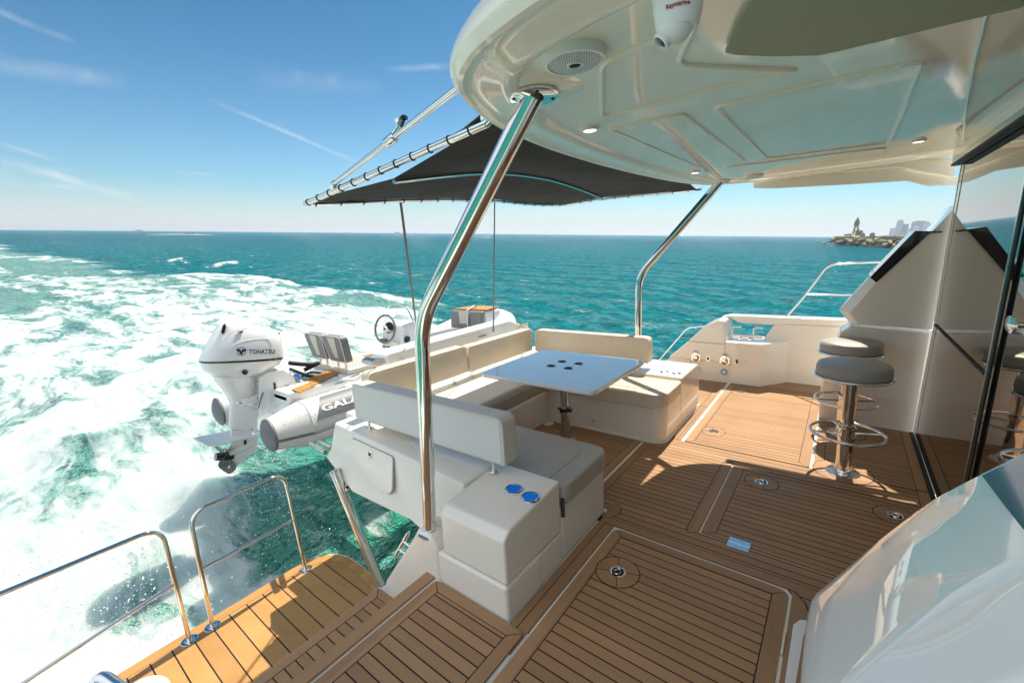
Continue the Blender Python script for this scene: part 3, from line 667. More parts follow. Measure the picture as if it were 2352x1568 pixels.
dq = [(808, 1005), (904, 1049), (902, 1128), (893, 1134), (822, 1083), (810, 1068)]
pts = [onface(*p, .004)[0] for p in dq]; nn = onface(*dq[0])[1]
b = bm_(); extr(b, fillet(pts, .03, 5, True), nn*.010, bev=.004, seg=2); dr = fin('locker_door', b, GEL, s0)
c = sum(pts, V(0, 0, 0))/len(pts)
b = bm_(); tube(b, [p-nn*.0035 for p in fillet([c+(q-c)*1.01 for q in pts], .03, 5, True)], .003, 6, closed=True); fin('seal', b, PLG, dr)
lc = onface(850, 1043, .016)[0]
lt = fin('latch', one(lathe, [(0, 0), (.037, 0), (.037, .004), (.030, .007), (.025, .002), (0, .002)], lc, nn, 24, sx=.8), STEEL, dr); fin('latch_ring', one(lathe, [(.012, .004), (.014, .008), (.010, .009), (0, .006)], lc, nn, 16), BLACK, lt)
# pole fairing
fz = [(-1.79, .205), (-1.84, .278), (-1.96, .290), (-2.04, .17), (-2.40, -.30), (-2.40, -.42), (-2.20, -.42), (-1.79, -.42)]
b = bm_(); extr(b, [(x, 1.441, z) for x, z in fz], (0, .20, 0), bev=.03, seg=4); box(b, -1.98, -1.80, 1.50, 2.0, -.9, .10, bev=.02)
fin('pole_fairing', b, GEL, s0, angle=50)
# hinge bracket and gas strut
b = bm_(); bp = [onface(*r1(*p), -.01)[0] for p in ((1000, 1200), (1070, 1225), (1112, 1352), (1065, 1350))]; extr(b, bp, (0, .12, -.03), bev=.006); hb = fin('hinge_bracket', b, STEELB, s0)
b = bm_()
for k in range(4):
    p = bp[0].lerp(bp[3], .2+k*.2)-V(0, .004, 0); q = bp[1].lerp(bp[2], .2+k*.2)-V(0, .004, 0); tube(b, [p, q], .004, 6)
explode(fin('slats', b, DARKC, hb), 'slat')
st = thing('platform_ram', 'thick polished steel ram rising from the swim platform towards the transom wing', 'ram', (-2.93, 1.70, PZ))
rp = [onz(874, 1342, PZ+.06), ony(768, 1080, 1.565)]
fin('ram', one(tube, [rp[0], rp[1]], .040, 28), STEEL, st); fin('ram_cap', one(lathe, [(0, .004), (.034, .004), (.041, 0), (.042, -.012)], rp[1], (rp[1]-rp[0]), 28), STEELB, st)
fin('ram_foot', one(box, rp[0].x-.05, rp[0].x+.05, rp[0].y-.05, rp[0].y+.05, PZ-.001, PZ+.02, bev=.004), STEELB, st)
cl = thing('mooring_cleat', 'polished steel mooring cleat on the outside of the white pole fairing', 'cleat', (-2.2, 1.5, 0))
a, c2 = ony(*r6(372, 618), 1.52), ony(*r6(283, 778), 1.46)
fin('horn', one(tube, [a, a.lerp(c2, .12), a.lerp(c2, .88), c2], [.008, .014, .014, .008], 12, sq=(.55, 1)), STEEL, cl)
for k in (.38, .68):
    p = a.lerp(c2, k); fin('leg', one(tube, [p, p+V(.075, .0, -.012)], .009, 10), STEEL, cl)

# aft settee
s2 = thing('settee', 'aft settee with two cream backrests in front of the tender, seats along the transom', 'settee', (-3.0, 3.3, 0), 'settees round the cockpit table')
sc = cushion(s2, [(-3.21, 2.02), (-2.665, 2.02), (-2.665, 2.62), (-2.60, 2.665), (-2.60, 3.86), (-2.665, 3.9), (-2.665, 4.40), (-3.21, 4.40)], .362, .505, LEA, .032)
piping(sc, [(-2.80, 2.66, .506), (-2.80, 4.0, .506)], LEA, .004); piping(sc, [(-2.608, 2.67, .486), (-2.608, 3.86, .486)], LEA, .003)
fin('seat_front', one(box, -2.66, -2.632, 2.621, 3.93, .012, .40), GEL, s2)
b1 = backrest(s2, (-3.31, 3.31), (-3.31, 2.06), .13, .655, .955, LEAC, bev=.035); b2 = backrest(s2, (-3.31, 4.57), (-3.31, 3.345), .13, .64, .935, LEAC, bev=.035)
for y in (3.15, 3.44, 2.3, 4.42): post(s2, -3.32, y, .55, .66)
# far settee
s3 = thing('settee', 'far settee with sunlit seat and one long cream backrest, beyond the table', 'settee', (-1.9, 4.5, 0), 'settees round the cockpit table')
b = bm_(); prism(b, [(-2.62, 3.92)]+[(-1.39+.125*math.sin(q), 4.045-.125*math.cos(q)) for q in np.linspace(0, 1.57, 8)]+[(-1.265, 4.448), (-2.62, 4.448)], .012, .372, mi=0)
extr(b, [(-2.62, 4.45, .0), (-2.62, 4.45, .545), (-2.62, 5.10, .545), (-2.62, 5.2, .50), (-2.62, 5.2, .0)], (1.355, 0, 0), bev=.025, seg=4)
fin('base', b, GEL, s3, angle=45)
b = bm_(); prism(b, [(-2.62, 3.905)]+[(-1.39+.14*math.sin(q), 4.045-.14*math.cos(q)) for q in np.linspace(0, 1.57, 8)]+[(-1.25, 5.21), (-2.62, 5.21)], -.002, .02, bev=.006); fin('base_lip', b, GEL, s3)
cs = [(-2.66, 3.87)]+[(-1.40+.15*math.sin(q), 4.02-.15*math.cos(q)) for q in np.linspace(0, 1.57, 8)]+[(-1.25, 4.42), (-1.27, 4.44), (-2.66, 4.44)]
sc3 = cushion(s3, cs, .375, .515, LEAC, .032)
piping(sc3, [(-2.62, 4.0, .516), (-1.50, 4.0, .516), (-1.385, 4.05, .516), (-1.37, 4.15, .516), (-1.37, 4.42, .516)], LEA, .0035)
backrest(s3, (-3.22, 4.66), (-1.665, 4.66), .13, .62, .915, LEAC, bev=.035)
for x in (-1.83, -3.05): post(s3, x, 4.62, .545, .64)
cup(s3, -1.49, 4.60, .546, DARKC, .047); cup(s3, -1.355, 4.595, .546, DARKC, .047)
b = bm_(); lathe(b, [(0, 0), (.013, 0), (.012, .004), (.006, .005), (.005, .002), (0, .002)], (-2.03, 3.92, .10), (0, -1, 0), 16); fin('drain_plug', b, STEEL, s3)
fin('inspection_plate', one(lathe, [(0, .004), (.06, .004), (.065, 0)], (-2.55, 3.83, .0), seg=24), PLW, s3)

# table
tb = thing('cockpit_table', 'square white gloss table with four steel cup rings on a single steel column', 'table', (-2.13, 3.5, 0))
fin('tabletop', one(prism, rrect(-2.73, -1.50, 2.93, 4.07, .07, 8), .765, .802, bev=.010, seg=3), TOPW, tb)
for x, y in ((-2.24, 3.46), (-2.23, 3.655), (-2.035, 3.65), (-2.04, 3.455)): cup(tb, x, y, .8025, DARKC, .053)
tx, ty = -2.13, 3.52
lg = fin('column', one(lathe, [(.052, 0), (.052, .34), (.050, .35), (.046, .352), (.046, .60), (.044, .61), (.040, .612), (.040, .765)], (tx, ty, 0), seg=32), STEELB, tb)
for z in (.355, .61):
    b = bm_(); lathe(b, [(.047, z-.02), (.058, z-.02), (.060, z-.012), (.060, z+.016), (.057, z+.022), (.046, z+.022)], (tx, ty, 0), seg=28)
    box(b, tx+.05, tx+.085, ty-.03, ty+.0, z-.017, z+.02, bev=.004); box(b, tx-.07, tx-.05, ty-.035, ty-.01, z-.015, z+.012, bev=.003); tube(b, [(tx-.02, ty-.06, z-.03), (tx-.02, ty-.06, z+.015)], .008, 8); fin('clamp', b, BLKG, lg)
fin('foot', one(lathe, [(.0, .0), (.11, 0), (.11, .006), (.06, .012), (.052, .02)], (tx, ty, 0), seg=28), STEEL, tb)

# ------------------------------------------------------------------ bar stools
def make_stool(x, y):
    s = thing('bar_stool', 'nearer bar stool in the shade, grey leather seat and round steel base plate', 'bar stool', (x, y, 0), 'bar stools beside the glass door')
    L0 = V(x, y, 0)
    b = bm_(); lathe(b, [(0, .822), (.222, .822), (.236, .832), (.241, .850), (.240, .895), (.232, .916), (.208, .932), (.12, .945), (0, .949)], L0, seg=56); se = fin('seat', b, LEAG, s, angle=60)
    piping(se, [(x+.228*math.cos(q), y+.228*math.sin(q), .919) for q in np.linspace(0, 2*math.pi, 56, endpoint=False)], LEA, .003, True)
    fin('seat_ring', one(tube, [(x+.245*math.cos(q), y+.245*math.sin(q), .822) for q in np.linspace(0, 2*math.pi, 56, endpoint=False)], .011, 10, closed=True), STEEL, s)
    fin('seat_plate', one(lathe, [(0, .79), (.09, .79), (.235, .812), (.24, .825), (0, .825)], L0, seg=40), STEEL, s)
    fin('column', one(lathe, [(.054, .0), (.054, .38), (.047, .385), (.047, .79)], L0, seg=36), STEEL, s)
    b = bm_(); lathe(b, [(.054, .375), (.062, .377), (.062, .395), (.054, .40)], L0, seg=32); lathe(b, [(.054, .30), (.060, .302), (.060, .318), (.054, .32)], L0, seg=32); fin('collar', b, STEEL, s)
    fr_ = fin('foot_ring', one(tube, [(x+.245*math.cos(q), y+.245*math.sin(q), .345) for q in np.linspace(0, 2*math.pi, 56, endpoint=False)], .0125, 10, closed=True), STEEL, s)
    b = bm_()
    for q in (R_(200), R_(20), R_(110)): tube(b, [(x+.05*math.cos(q), y+.05*math.sin(q), .34), (x+.24*math.cos(q), y+.24*math.sin(q), .345)], .009, 8)
    fin('spokes', b, STEEL, fr_)
    bp_ = fin('base_plate', one(lathe, [(0, .012), (.056, .012), (.066, .010), (.11, .008), (.118, .004), (.118, 0)], L0, seg=40), STEEL, s)
    fin('base_collar', one(lathe, [(.055, .0), (.062, .03), (.060, .05), (.054, .052)], L0, seg=32), STEEL, s)
    b = bm_()
    for k in range(5): q = R_(30+72*k); lathe(b, [(.006, .009), (.006, .011), (0, .011)], (x+.092*math.cos(q), y+.092*math.sin(q), 0), seg=8)
    explode(fin('screws', b, DARKC, bp_), 'screw')
    return s
def copy_tree(o, parent=None):
    c = o.copy(); SC.collection.objects.link(c); c.parent = parent
    for ch in list(o.children): copy_tree(ch, c)
    return c
st1 = make_stool(.122, 4.17)
st2_ = copy_tree(st1); st2_.location = (.112, 5.06, .0); st2_['label'] = 'farther bar stool with the sun on its seat, partly hidden behind the first stool'; BOAT.append(st2_)
for c in st2_.children:
    if c.name.startswith('seat') and 'ring' not in c.name and 'plate' not in c.name: pass
for (x, y, r) in ((.122, 4.17, .20), (.112, 5.06, .18)):
    b = bm_(); lathe(b, [(0, .0012), (r, .0012), (r, .0004)], (x, y, 0), seg=48, mi=1); lathe(b, [(r+.004, .001), (r+.004, .0018), (r-.002, .0018), (r-.002, .001)], (x, y, 0), seg=48, mi=0)
    for k in range(4):
        q = R_(30+90*k); d = V(math.cos(q), math.sin(q), 0); n = V(-d.y, d.x, 0)*.0022; c = V(x, y, .0013); extr(b, [c+d*.1+n, c+d*r+n, c+d*r-n, c+d*.1-n], (0, 0, .0005), mi=0)
    tag(fin('teak_deck', b, [BLACK, TKX]), kind='structure')

# ------------------------------------------------------------------ port wing wall, glass door
def onw(x, y, lift=0.0):   # the wing wall leans inboard towards its top
    return onp(x, y, V(0, 5.42-lift, 0), V(0, 1, .19))
wg = thing('wing_bulkhead', 'cream port wing wall behind the bar stools with a black slanted window wedge', 'bulkhead', (.3, 5.5, 0))
def slab(name, px, parent, mat, th=.35, bev=.02, lift=0.0, seg=3):
    b = bm_(); extr(b, [onw(*p, lift) for p in px], (0, th, 0), bev=bev, seg=seg); return fin(name, b, mat, parent, angle=30)
low = [(1879, 966), (1884, 893), (1905, 830), (1927, 765), (1950, 751), (2140, 766), (2116, 905), (2100, 1003)]
slab('lower_panel', low, wg, GEL, .45)
up = [(1972, 745), (1952, 718), (2014, 648), (2014, 647.5), (2060, 596), (2108, 540), (2136, 537), (2181, 490), (2196, 470), (2192, 500), (2141, 757)]
slab('upper_panel', up, wg, GEL, .50)
# aft-facing chamfer
b = bm_(); A = [onw(*p) for p in ((1972, 745), (1952, 718), (2014, 648))]; A2 = [onw(*p, -.10) for p in ((1955, 745), (1927, 712), (1997, 637))]
A3 = [p+V(.02, .38, 0) for p in A2]; vv = [[b.verts.new(p) for p in q_] for q_ in (A, A2, A3)]
for a, c in zip(vv, vv[1:]):
    for k_ in range(2): b.faces.new((a[k_], a[k_+1], c[k_+1], c[k_]))
b.faces.new((vv[0][2], vv[1][2], vv[2][2])); b.faces.new((vv[0][0], vv[2][0], vv[1][0])); fin('aft_face', b, GEL, wg)
slab('black_window', [(1998, 637), (2102, 530), (2165, 531.5), (2165, 534.5), (2137, 535), (2013, 649)], wg, BLKG, .40, .004, lift=.012)
b = bm_(); eg = [onx(*p, .655) for p in ((2098, 1000), (2120, 880), (2147, 740), (2174, 574), (2195, 455), (2212, 358))]
tube(b, eg, .004, 8); fin('edge_trim', b, WHITE, wg)
b = bm_(); pts = [onw(x, y, .03)+V(0, .0, 0) for x, y in ((1915, 828), (1922, 800), (1938, 782))]; tube(b, pts, .02, 8); fin('side_light', b, STEEL, wg)
# side deckhouse running forward behind the wing
b = bm_(); prism(b, [(.02, 5.50), (.655, 5.50), (2.5, 5.50), (2.5, 5.9), (.2, 5.9)], .0, 1.0, bev=.02); fin('side_house', b, GEL, wg)

gd = thing('glass_door', 'dark tinted mirror-like saloon glass door with black frames on the right', 'glass door', (.66, 3.0, 0))
gy = [onx(*p, .662) for p in ((2212, 352), (2099, 1006))]
b = bm_(); extr(b, [(.664, gy[0].y, 2.46), (.664, gy[1].y, .008), (.664, -1.0, .008), (.664, -1.0, 2.46)], (.02, 0, 0)); fin('glass_pane', b, GLASS, gd)
b = bm_(); m0, m1 = onx(*r3(2290, 0), .655), onx(*r3(1995, 1440), .655); d = (m1-m0); p0 = m0-d*.55; p1 = m1+d*.6
extr(b, [p0+V(0, -.03, 0), p0+V(0, .03, 0), p1+V(0, .03, 0), p1+V(0, -.03, 0)], (-.010, 0, 0), bev=.002); fin('door_stile', b, BLACK, gd)
b = bm_(); n_ = V(-.0105, 0, 0); extr(b, [p0+n_+V(0, -.008, 0), p0+n_+V(0, .012, 0), p1+n_+V(0, .012, 0), p1+n_+V(0, -.008, 0)], (-.006, 0, 0)); fin('stile_trim', b, STEELB, gd)
b = bm_(); box(b, .630, .6605, -1.0, 5.37, -.006, .012, bev=.002); fin('sill_track', b, BLACK, gd)
b = bm_(); box(b, .61, .66, -1.0, 4.93, 2.41, 2.448, bev=.004); fin('head_track', b, STEELB, gd)
b = bm_(); extr(b, [(.612, -1.0, 2.449), (.612, 4.95, 2.449), (.612, 4.99, 2.535), (.612, -1.0, 2.42)], (.05, 0, 0)); fin('head_fascia', b, GELR, gd)
b = bm_(); box(b, .605, .6585, -1.0, 4.93, 2.395, 2.4095); fin('head_seal', b, BLACK, gd)
b = bm_(); box(b, .652, .663, 3.30, 5.07, 1.115, 1.123); fin('glazing_bar', b, BLACK, gd)
hd = onx(2330, 745, .60); b = bm_(); lathe(b, [(0, 0), (.03, .0), (.038, .006), (.036, .014), (0, .02)], hd, (-1, 0, 0), 24, sx=1.9); tube(b, [hd, hd+V(.06, 0, 0)], .014, 10); fin('handle', b, STEEL, gd)

# ------------------------------------------------------------------ port bulwark
bw = thing('bulwark', 'cream port bulwark with arched coaming, steel sockets and switches', 'bulwark', (-1, 6.5, 0))
b = bm_(); prism(b, [(-1.66, 6.30), (-.77, 6.30), (-.50, 6.655), (-.50, 6.86), (-1.66, 6.86)], -.02, .575, bev=.012, seg=2)
extr(b, [(-1.661, 6.30, -.02), (-2.35, 6.30, -.02), (-2.02, 6.30, .205), (-1.70, 6.30, .552), (-1.661, 6.30, .56)], (0, .56, 0), bev=.010)
fin('wall', b, GEL, bw, angle=35)
# the sloping aft end is a separate upstand; the wall steps down behind the settee
b = bm_(); extr(b, [(x, 6.285, z) for x, z in ((-1.98, .28), (-1.70, .551), (-1.475, .80), (-1.30, .88), (-1.235, .862), (-1.205, .577), (-1.205, .28))], (0, .50, 0), bev=.022, seg=3); fin('arch_post', b, GEL, bw, angle=35)
b = bm_(); extr(b, [(-1.345, 6.62, .872), (-1.23, 6.62, .868), (-1.12, 6.62, .80), (-.7, 6.62, .79), (-.55, 6.64, .80), (2.0, 6.66, .815), (2.0, 6.66, .885), (-1.25, 6.62, .896)], (0, .20, 0), bev=.012, seg=3); fin('cap_rail', b, GEL, bw, angle=35)
b = bm_(); extr(b, [(-.80, 6.652, .30), (-.80, 6.652, .585), (-.695, 6.652, .775), (-.655, 6.652, .80), (2.0, 6.652, .80), (2.0, 6.652, .0), (-.51, 6.652, .0), (-.51, 6.652, .30)], (0, .17, 0), bev=.010, seg=3); fin('side_panel', b, GEL, bw, angle=35)
piping(bw, [(-.66, 6.65, .745), (-.60, 6.65, .742), (-.36, 6.65, .475), (-.30, 6.65, .462), (.1, 6.65, .468)], WHITE, .005)
piping(bw, [(-1.70, 6.283, .552), (-1.215, 6.283, .548)], DARKC, .0025)
def pl(x, y, z=0, Y=6.297): return ony(*rd(x, y), Y)
def socket(c):
    y = 6.297 if c.x > -1.205 else 6.283
    b = bm_(); extr(b, [(p[0], y, p[1]) for p in rrect(c.x-.062, c.x+.062, c.z-.062, c.z+.062, .02, 4)], (0, -.008, 0), bev=.002, seg=1); s = fin('socket', b, STEEL, bw)
    fin('cap', one(lathe, [(0, .024), (.030, .022), (.046, .012), (.050, .0)], (c.x, y-.007, c.z-.005), (0, -1, 0), 28), STEEL, s)
    b = bm_(); extr(b, [(c.x-.022, y-.008, c.z+.03), (c.x+.022, y-.008, c.z+.03), (c.x+.022, y-.008, c.z+.092), (c.x-.022, y-.008, c.z+.092)], (0, -.026, 0), bev=.004); tube(b, [(c.x-.026, y-.03, c.z+.088), (c.x+.026, y-.03, c.z+.088)], .008, 8); fin('catch', b, STEEL, s)
    b = bm_()
    for sx_ in (-1, 1):
        for sz_ in (-1, 1): lathe(b, [(.005, 0), (.005, .002), (0, .002)], (c.x+sx_*.05, y-.008, c.z+sz_*.05), (0, -1, 0), 8)
    explode(fin('screws', b, DARKC, s), 'screw')
socket(pl(620, 935)); socket(pl(1006, 980))
def sw(c, m, w=.024, h=.036, rock=BLACK):
    y = 6.297 if c.x > -1.205 else 6.283
    b = bm_(); extr(b, [(p[0], y, p[1]) for p in rrect(c.x-w, c.x+w, c.z-h, c.z+h, .006, 3)], (0, -.005, 0), bev=.0015, seg=1); s = fin('switch', b, m, bw)
    b = bm_(); extr(b, [(c.x-w*.55, y-.006, c.z-h*.62), (c.x+w*.55, y-.006, c.z-h*.62), (c.x+w*.55, y-.006, c.z+h*.62), (c.x-w*.55, y-.006, c.z+h*.62)], (0, -.008, 0), bev=.003); fin('rocker', b, rock, s)
sw(pl(784, 950), STEEL); sw(pl(1166, 992), STEEL); sw(pl(1266, 1000), PLW, .032, .044, WHITE)
c = pl(998, 1130); y = 6.297
b = bm_(); extr(b, [(p[0], y, p[1]) for p in rrect(c.x-.060, c.x+.060, c.z-.055, c.z+.055, .025, 4)], (0, -.006, 0), bev=.002); s = fin('water_inlet', b, PLW, bw)
b = bm_(); lathe(b, [(.046, .0), (.046, .006), (.036, .006), (.034, .002), (0, .002)], (c.x, y-.006, c.z), (0, -1, 0), 24); fin('inlet_ring', b, PLG, s)
b = bm_(); lathe(b, [(.02, .0), (.02, .012), (.0, .014)], (c.x, y-.008, c.z), (0, -1, 0), 12); box(b, c.x-.028, c.x+.028, y-.018, y-.009, c.z-.007, c.z+.007); box(b, c.x-.007, c.x+.007, y-.018, y-.009, c.z-.028, c.z+.028); fin('inlet_key', b, PLW, s)
c = pl(615, 1100); fin('water_inlet', one(lathe, [(.0, .012), (.025, .012), (.03, .006), (.05, .006), (.06, 0)], (c.x, 6.283, c.z), (0, -1, 0), 24), PLW, bw)
c = pl(300, 1035); fin('vent', one(lathe, [(.0, .006), (.025, .006), (.035, 0)], (c.x, 6.297, c.z), (0, -1, 0), 24), WHITE, bw)
for c in (ony(*rd(1660, 825), 6.45), ony(*rd(1628, 1262), 6.42)):
    nv = V(.355, -.27, 0).normalized(); fin('button', one(lathe, [(.016, -.01), (.016, .006), (.010, .008), (.009, .004), (0, .004)], V(c.x, 6.30+(c.x+.77)*.355/.27, c.z), nv, 16), STEEL, bw)
mc = thing('mooring_cleat', 'polished steel four-legged mooring cleat in the bulwark opening on the port side', 'cleat', (-.95, 6.5, .575))
c = ony(*rd(1275, 705), 6.48); c.z = .576
fin('base_plate', one(box, c.x-.10, c.x+.10, c.y-.03, c.y+.03, .574, .584, bev=.003), STEEL, mc)
for dx in (-.06, .06): fin('leg', one(box, c.x+dx-.018, c.x+dx+.018, c.y-.016, c.y+.016, .583, .635, bev=.005), STEEL, mc)
fin('horn', one(tube, [(c.x-.20, c.y, .650), (c.x-.14, c.y, .644), (c.x+.14, c.y, .644), (c.x+.20, c.y, .650)], [.011, .017, .017, .011], 12), STEEL, mc)
fl = thing('fairlead', 'polished steel roller fairlead behind the port mooring cleat', 'fairlead', (-1.0, 6.7, .575))
b = bm_()
for dx in (-.15, .12): tube(b, fillet([(c.x+dx-.06, 6.74, .58), (c.x+dx-.06, 6.74, .72), (c.x+dx+.06, 6.74, .72)], .04, 5), .013, 10)
tube(b, [(c.x-.2, 6.74, .585), (c.x+.18, 6.74, .585)], .014, 8); explode(fin('hoop', b, STEEL, fl), 'hoop')
# side rails to port
def rail(name, label, cat, legs, r, mids=(), group=None, feet=(), loc=None, fil=.12):
    t_ = thing(name, label, cat, loc or legs[0], group)
    fin('handrail', one(tube, fillet(legs, fil, 8), r, 14), STEEL, t_)
    for a, c in mids: fin('mid_rail', one(tube, [a, c], r*.8, 12), STEEL, t_)
    for f in feet: flange(t_, f, r*2.6)
    return t_
q = lambda x, y, Y=6.76: ony(*r3(x, y), Y)
rail('side_rail', 'curved steel guard rail rising from the port bulwark cap in front of the sea', 'rail', [q(845, 428), q(980, 280), q(1115, 92), q(1250, 84), q(1700, 66)], .0135, [(q(980, 280), q(1600, 284))], feet=[q(845, 430)], fil=.2)
q = lambda x, y: ony(*r3(x, y), 6.9)
rail('side_rail', 'low bent steel handrail descending aft outside the port bulwark', 'rail', [q(-60, 830), q(45, 705), q(235, 487), q(420, 470)], .0135, fil=.08)

# ------------------------------------------------------------------ roof poles
def pole(label, pts, r, zf, group='roof support poles'):
    t_ = thing('roof_pole', label, 'pole', pts[0], group)
    fin('tube', one(tube, fillet(pts, .16, 10), r, 36), STEEL, t_)
    fin('base_flange', one(lathe, [(r*1.9, 0), (r*1.9, .006), (r*1.7, .010), (r*1.3, .012), (r*1.22, .03), (r*1.05, .034)], pts[0], (0, 0, 1), 32), STEEL, t_)
    b = bm_(); lathe(b, [(r*2.2, 0), (r*2.2, -.008), (r*2.0, -.012), (r*.9, -.012)], (pts[-1][0], pts[-1][1], zf), (0, 0, 1), 40); tf = fin('top_flange', b, STEEL, t_)
    b = bm_()
    for k in range(4):
        qq = R_(45+90*k); lathe(b, [(.006, -.012), (.006, -.015), (0, -.015)], (pts[-1][0]+r*1.7*math.cos(qq), pts[-1][1]+r*1.7*math.sin(qq), zf), (0, 0, 1), 8)
    explode(fin('screws', b, DARKC, tf), 'screw')
p0, p1, p2 = ony(989, 1222, 1.50), ony(967, 735, 1.42), onR(1225, 215, -.012)
pole('big mirror-polished bent steel pole in front of the nearest settee', [p0, p1, p2], .040, 2.436)
p0, p1, p2 = ony(1465, 776, 4.95), ony(1468, 632, 4.95), onR(1655, 415); p2.z = zroof(p2.y)-.01
pole('distant bent steel pole behind the long far backrest', [V(p0.x, p0.y, .55), p1, p2], .041, zroof(p2.y)-.008)

# ------------------------------------------------------------------ hardtop roof
SHEAR = True
ht = thing('hardtop', 'glossy cream moulded hardtop roof overhanging the cockpit', 'roof', (0, 3.3, RZ))
def rc_plan(off, z):
    base = [(.66, .80), (.2, .80), (-.25, .81), (-.5, .83), (-.654, .86), (-.82, .91), (-.96, 1.0), (-1.05, 1.10), (-1.14, 1.27), (-1.24, 1.55), (-1.33, 2.1), (-1.375, 2.8), (-1.385, 3.4), (-1.37, 4.0), (-1.33, 4.6), (-1.24, 5.0), (-1.10, 5.20), (-.92, 5.33), (-.6, 5.40), (-.2, 5.42), (.3, 5.42), (.66, 5.42)]
    out = []
    n = len(base)
    for i, p in enumerate(base):
        a = Vector(base[max(0, i-1)]); c = Vector(base[min(n-1, i+1)]); t_ = (c-a).normalized(); nn_ = Vector((-t_.y, t_.x)); 
        if nn_.dot(Vector(p)-Vector((.4, 3.4))) < 0: nn_ = -nn_
        q_ = Vector(p)+nn_*off
        if i in (0, n-1): q_.x = p[0]
        lift = .0
        out.append(V(q_.x, q_.y, z+lift))
    return out
def dense(ring): 
    o = fillet(ring, .25, 4); return o
secs = [(-.42, RZ), (-.235, RZ), (-.22, RZ-.004), (-.20, RZ-.020), (-.175, RZ-.026), (-.15, RZ-.024), (-.10, RZ-.012), (-.06, RZ-.010), (-.035, RZ-.022), (-.018, RZ-.020), (0, RZ), (.004, RZ+.018), (-.004, RZ+.045), (-.03, RZ+.08), (-.08, RZ+.125), (-.16, RZ+.19), (-.25, RZ+.25), (-.4, RZ+.28)]
b = bm_(); rings = [dense(rc_plan(o_, z)) for o_, z in secs]; n = len(rings[0])
vs = [[b.verts.new(p) for p in r_] for r_ in rings]
for a, c in zip(vs, vs[1:]):
    for k in range(n-1): b.faces.new((a[k], a[k+1], c[k+1], c[k]))
b.faces.new(vs[0]); b.faces.new(vs[-1][::-1])
fin('shell', b, GELR, ht, angle=30)
# moulded lines in the ceiling
def zz(pts): return [onR(*r4(*p)) for p in pts]
def bead(pts, r=.009, closed=False):
    pp = fillet([V(p.x, p.y, RZ-.001) for p in pts], .05, 5, closed); return fin('moulded_line', one(tube, pp, r, 8, closed=closed), GELR, ht)
bead(zz([(985, 140), (760, 236), (762, 437), (1490, 262)]))
bead(zz([(1110, 95), (1045, 240), (1490, 263)]))
bead(zz([(1185, 400), (1385, 595), (1845, 535), (1975, 225)]), closed=True)
bead(zz([(790, 485), (1065, 425), (1300, 605)])); bead(zz([(1230, 628), (1830, 555), (1805, 600)]))
bead(zz([(2215, 40), (2165, 240), (2130, 440), (2122, 585)]), .006)
bead(zz([(790, 485), (1135, 632)]), .006)
# sage panel under the flybridge stair opening
b = bm_(); pp = [onR(x, y, -.006) for x, y in ((1666, 112), (1690, 50), (1730, -20), (1800, -120), (2352, -60), (2352, 6), (2200, 42), (1930, 108), (1880, 119), (1780, 121), (1690, 118))]
extr(b, pp, (0, 0, -.012), bev=.003); fin('headliner_panel', b, SAGE, ht)
# pole socket fairing
b = bm_(); pc = onR(1225, 215); lathe(b, [(.19, .004), (.165, -.004), (.13, -.012), (.10, -.016), (0, -.016)], pc, (0, 0, 1), 36); fin('pole_socket', b, GELR, ht)
b = bm_(); pc2 = onR(1655, 415); lathe(b, [(.19, .004), (.165, -.0), (.13, .012), (.10, .02), (0, .024)], pc2, (0, 0, 1), 36); fin('pole_socket', b, GELR, ht)
# port fascia deepening forward
b = bm_(); SHEAR = False
fp = [ony(x, y, 5.40) for x, y in (ra(-170, 298), ra(0, 300), ra(600, 268), ra(1030, 240), ra(1200, 280), ra(1440, 273), ra(1440, 205), ra(1410, 205), ra(980, 135), ra(500, 170), ra(0, 215), ra(-170, 225))]
extr(b, fp, (0, .04, .0), bev=.008, seg=3); fin('fascia', b, GELR, ht)
b = bm_(); f2 = [ony(x, y, 5.28) for x, y in (ra(-120, 215), ra(980, 135), ra(1410, 205), ra(1440, 60), ra(820, 85), ra(-120, 150))]
extr(b, f2, (0, .10, 0), bev=.01, seg=2); fin('inner_fascia', b, GELR, ht)
SHEAR = True

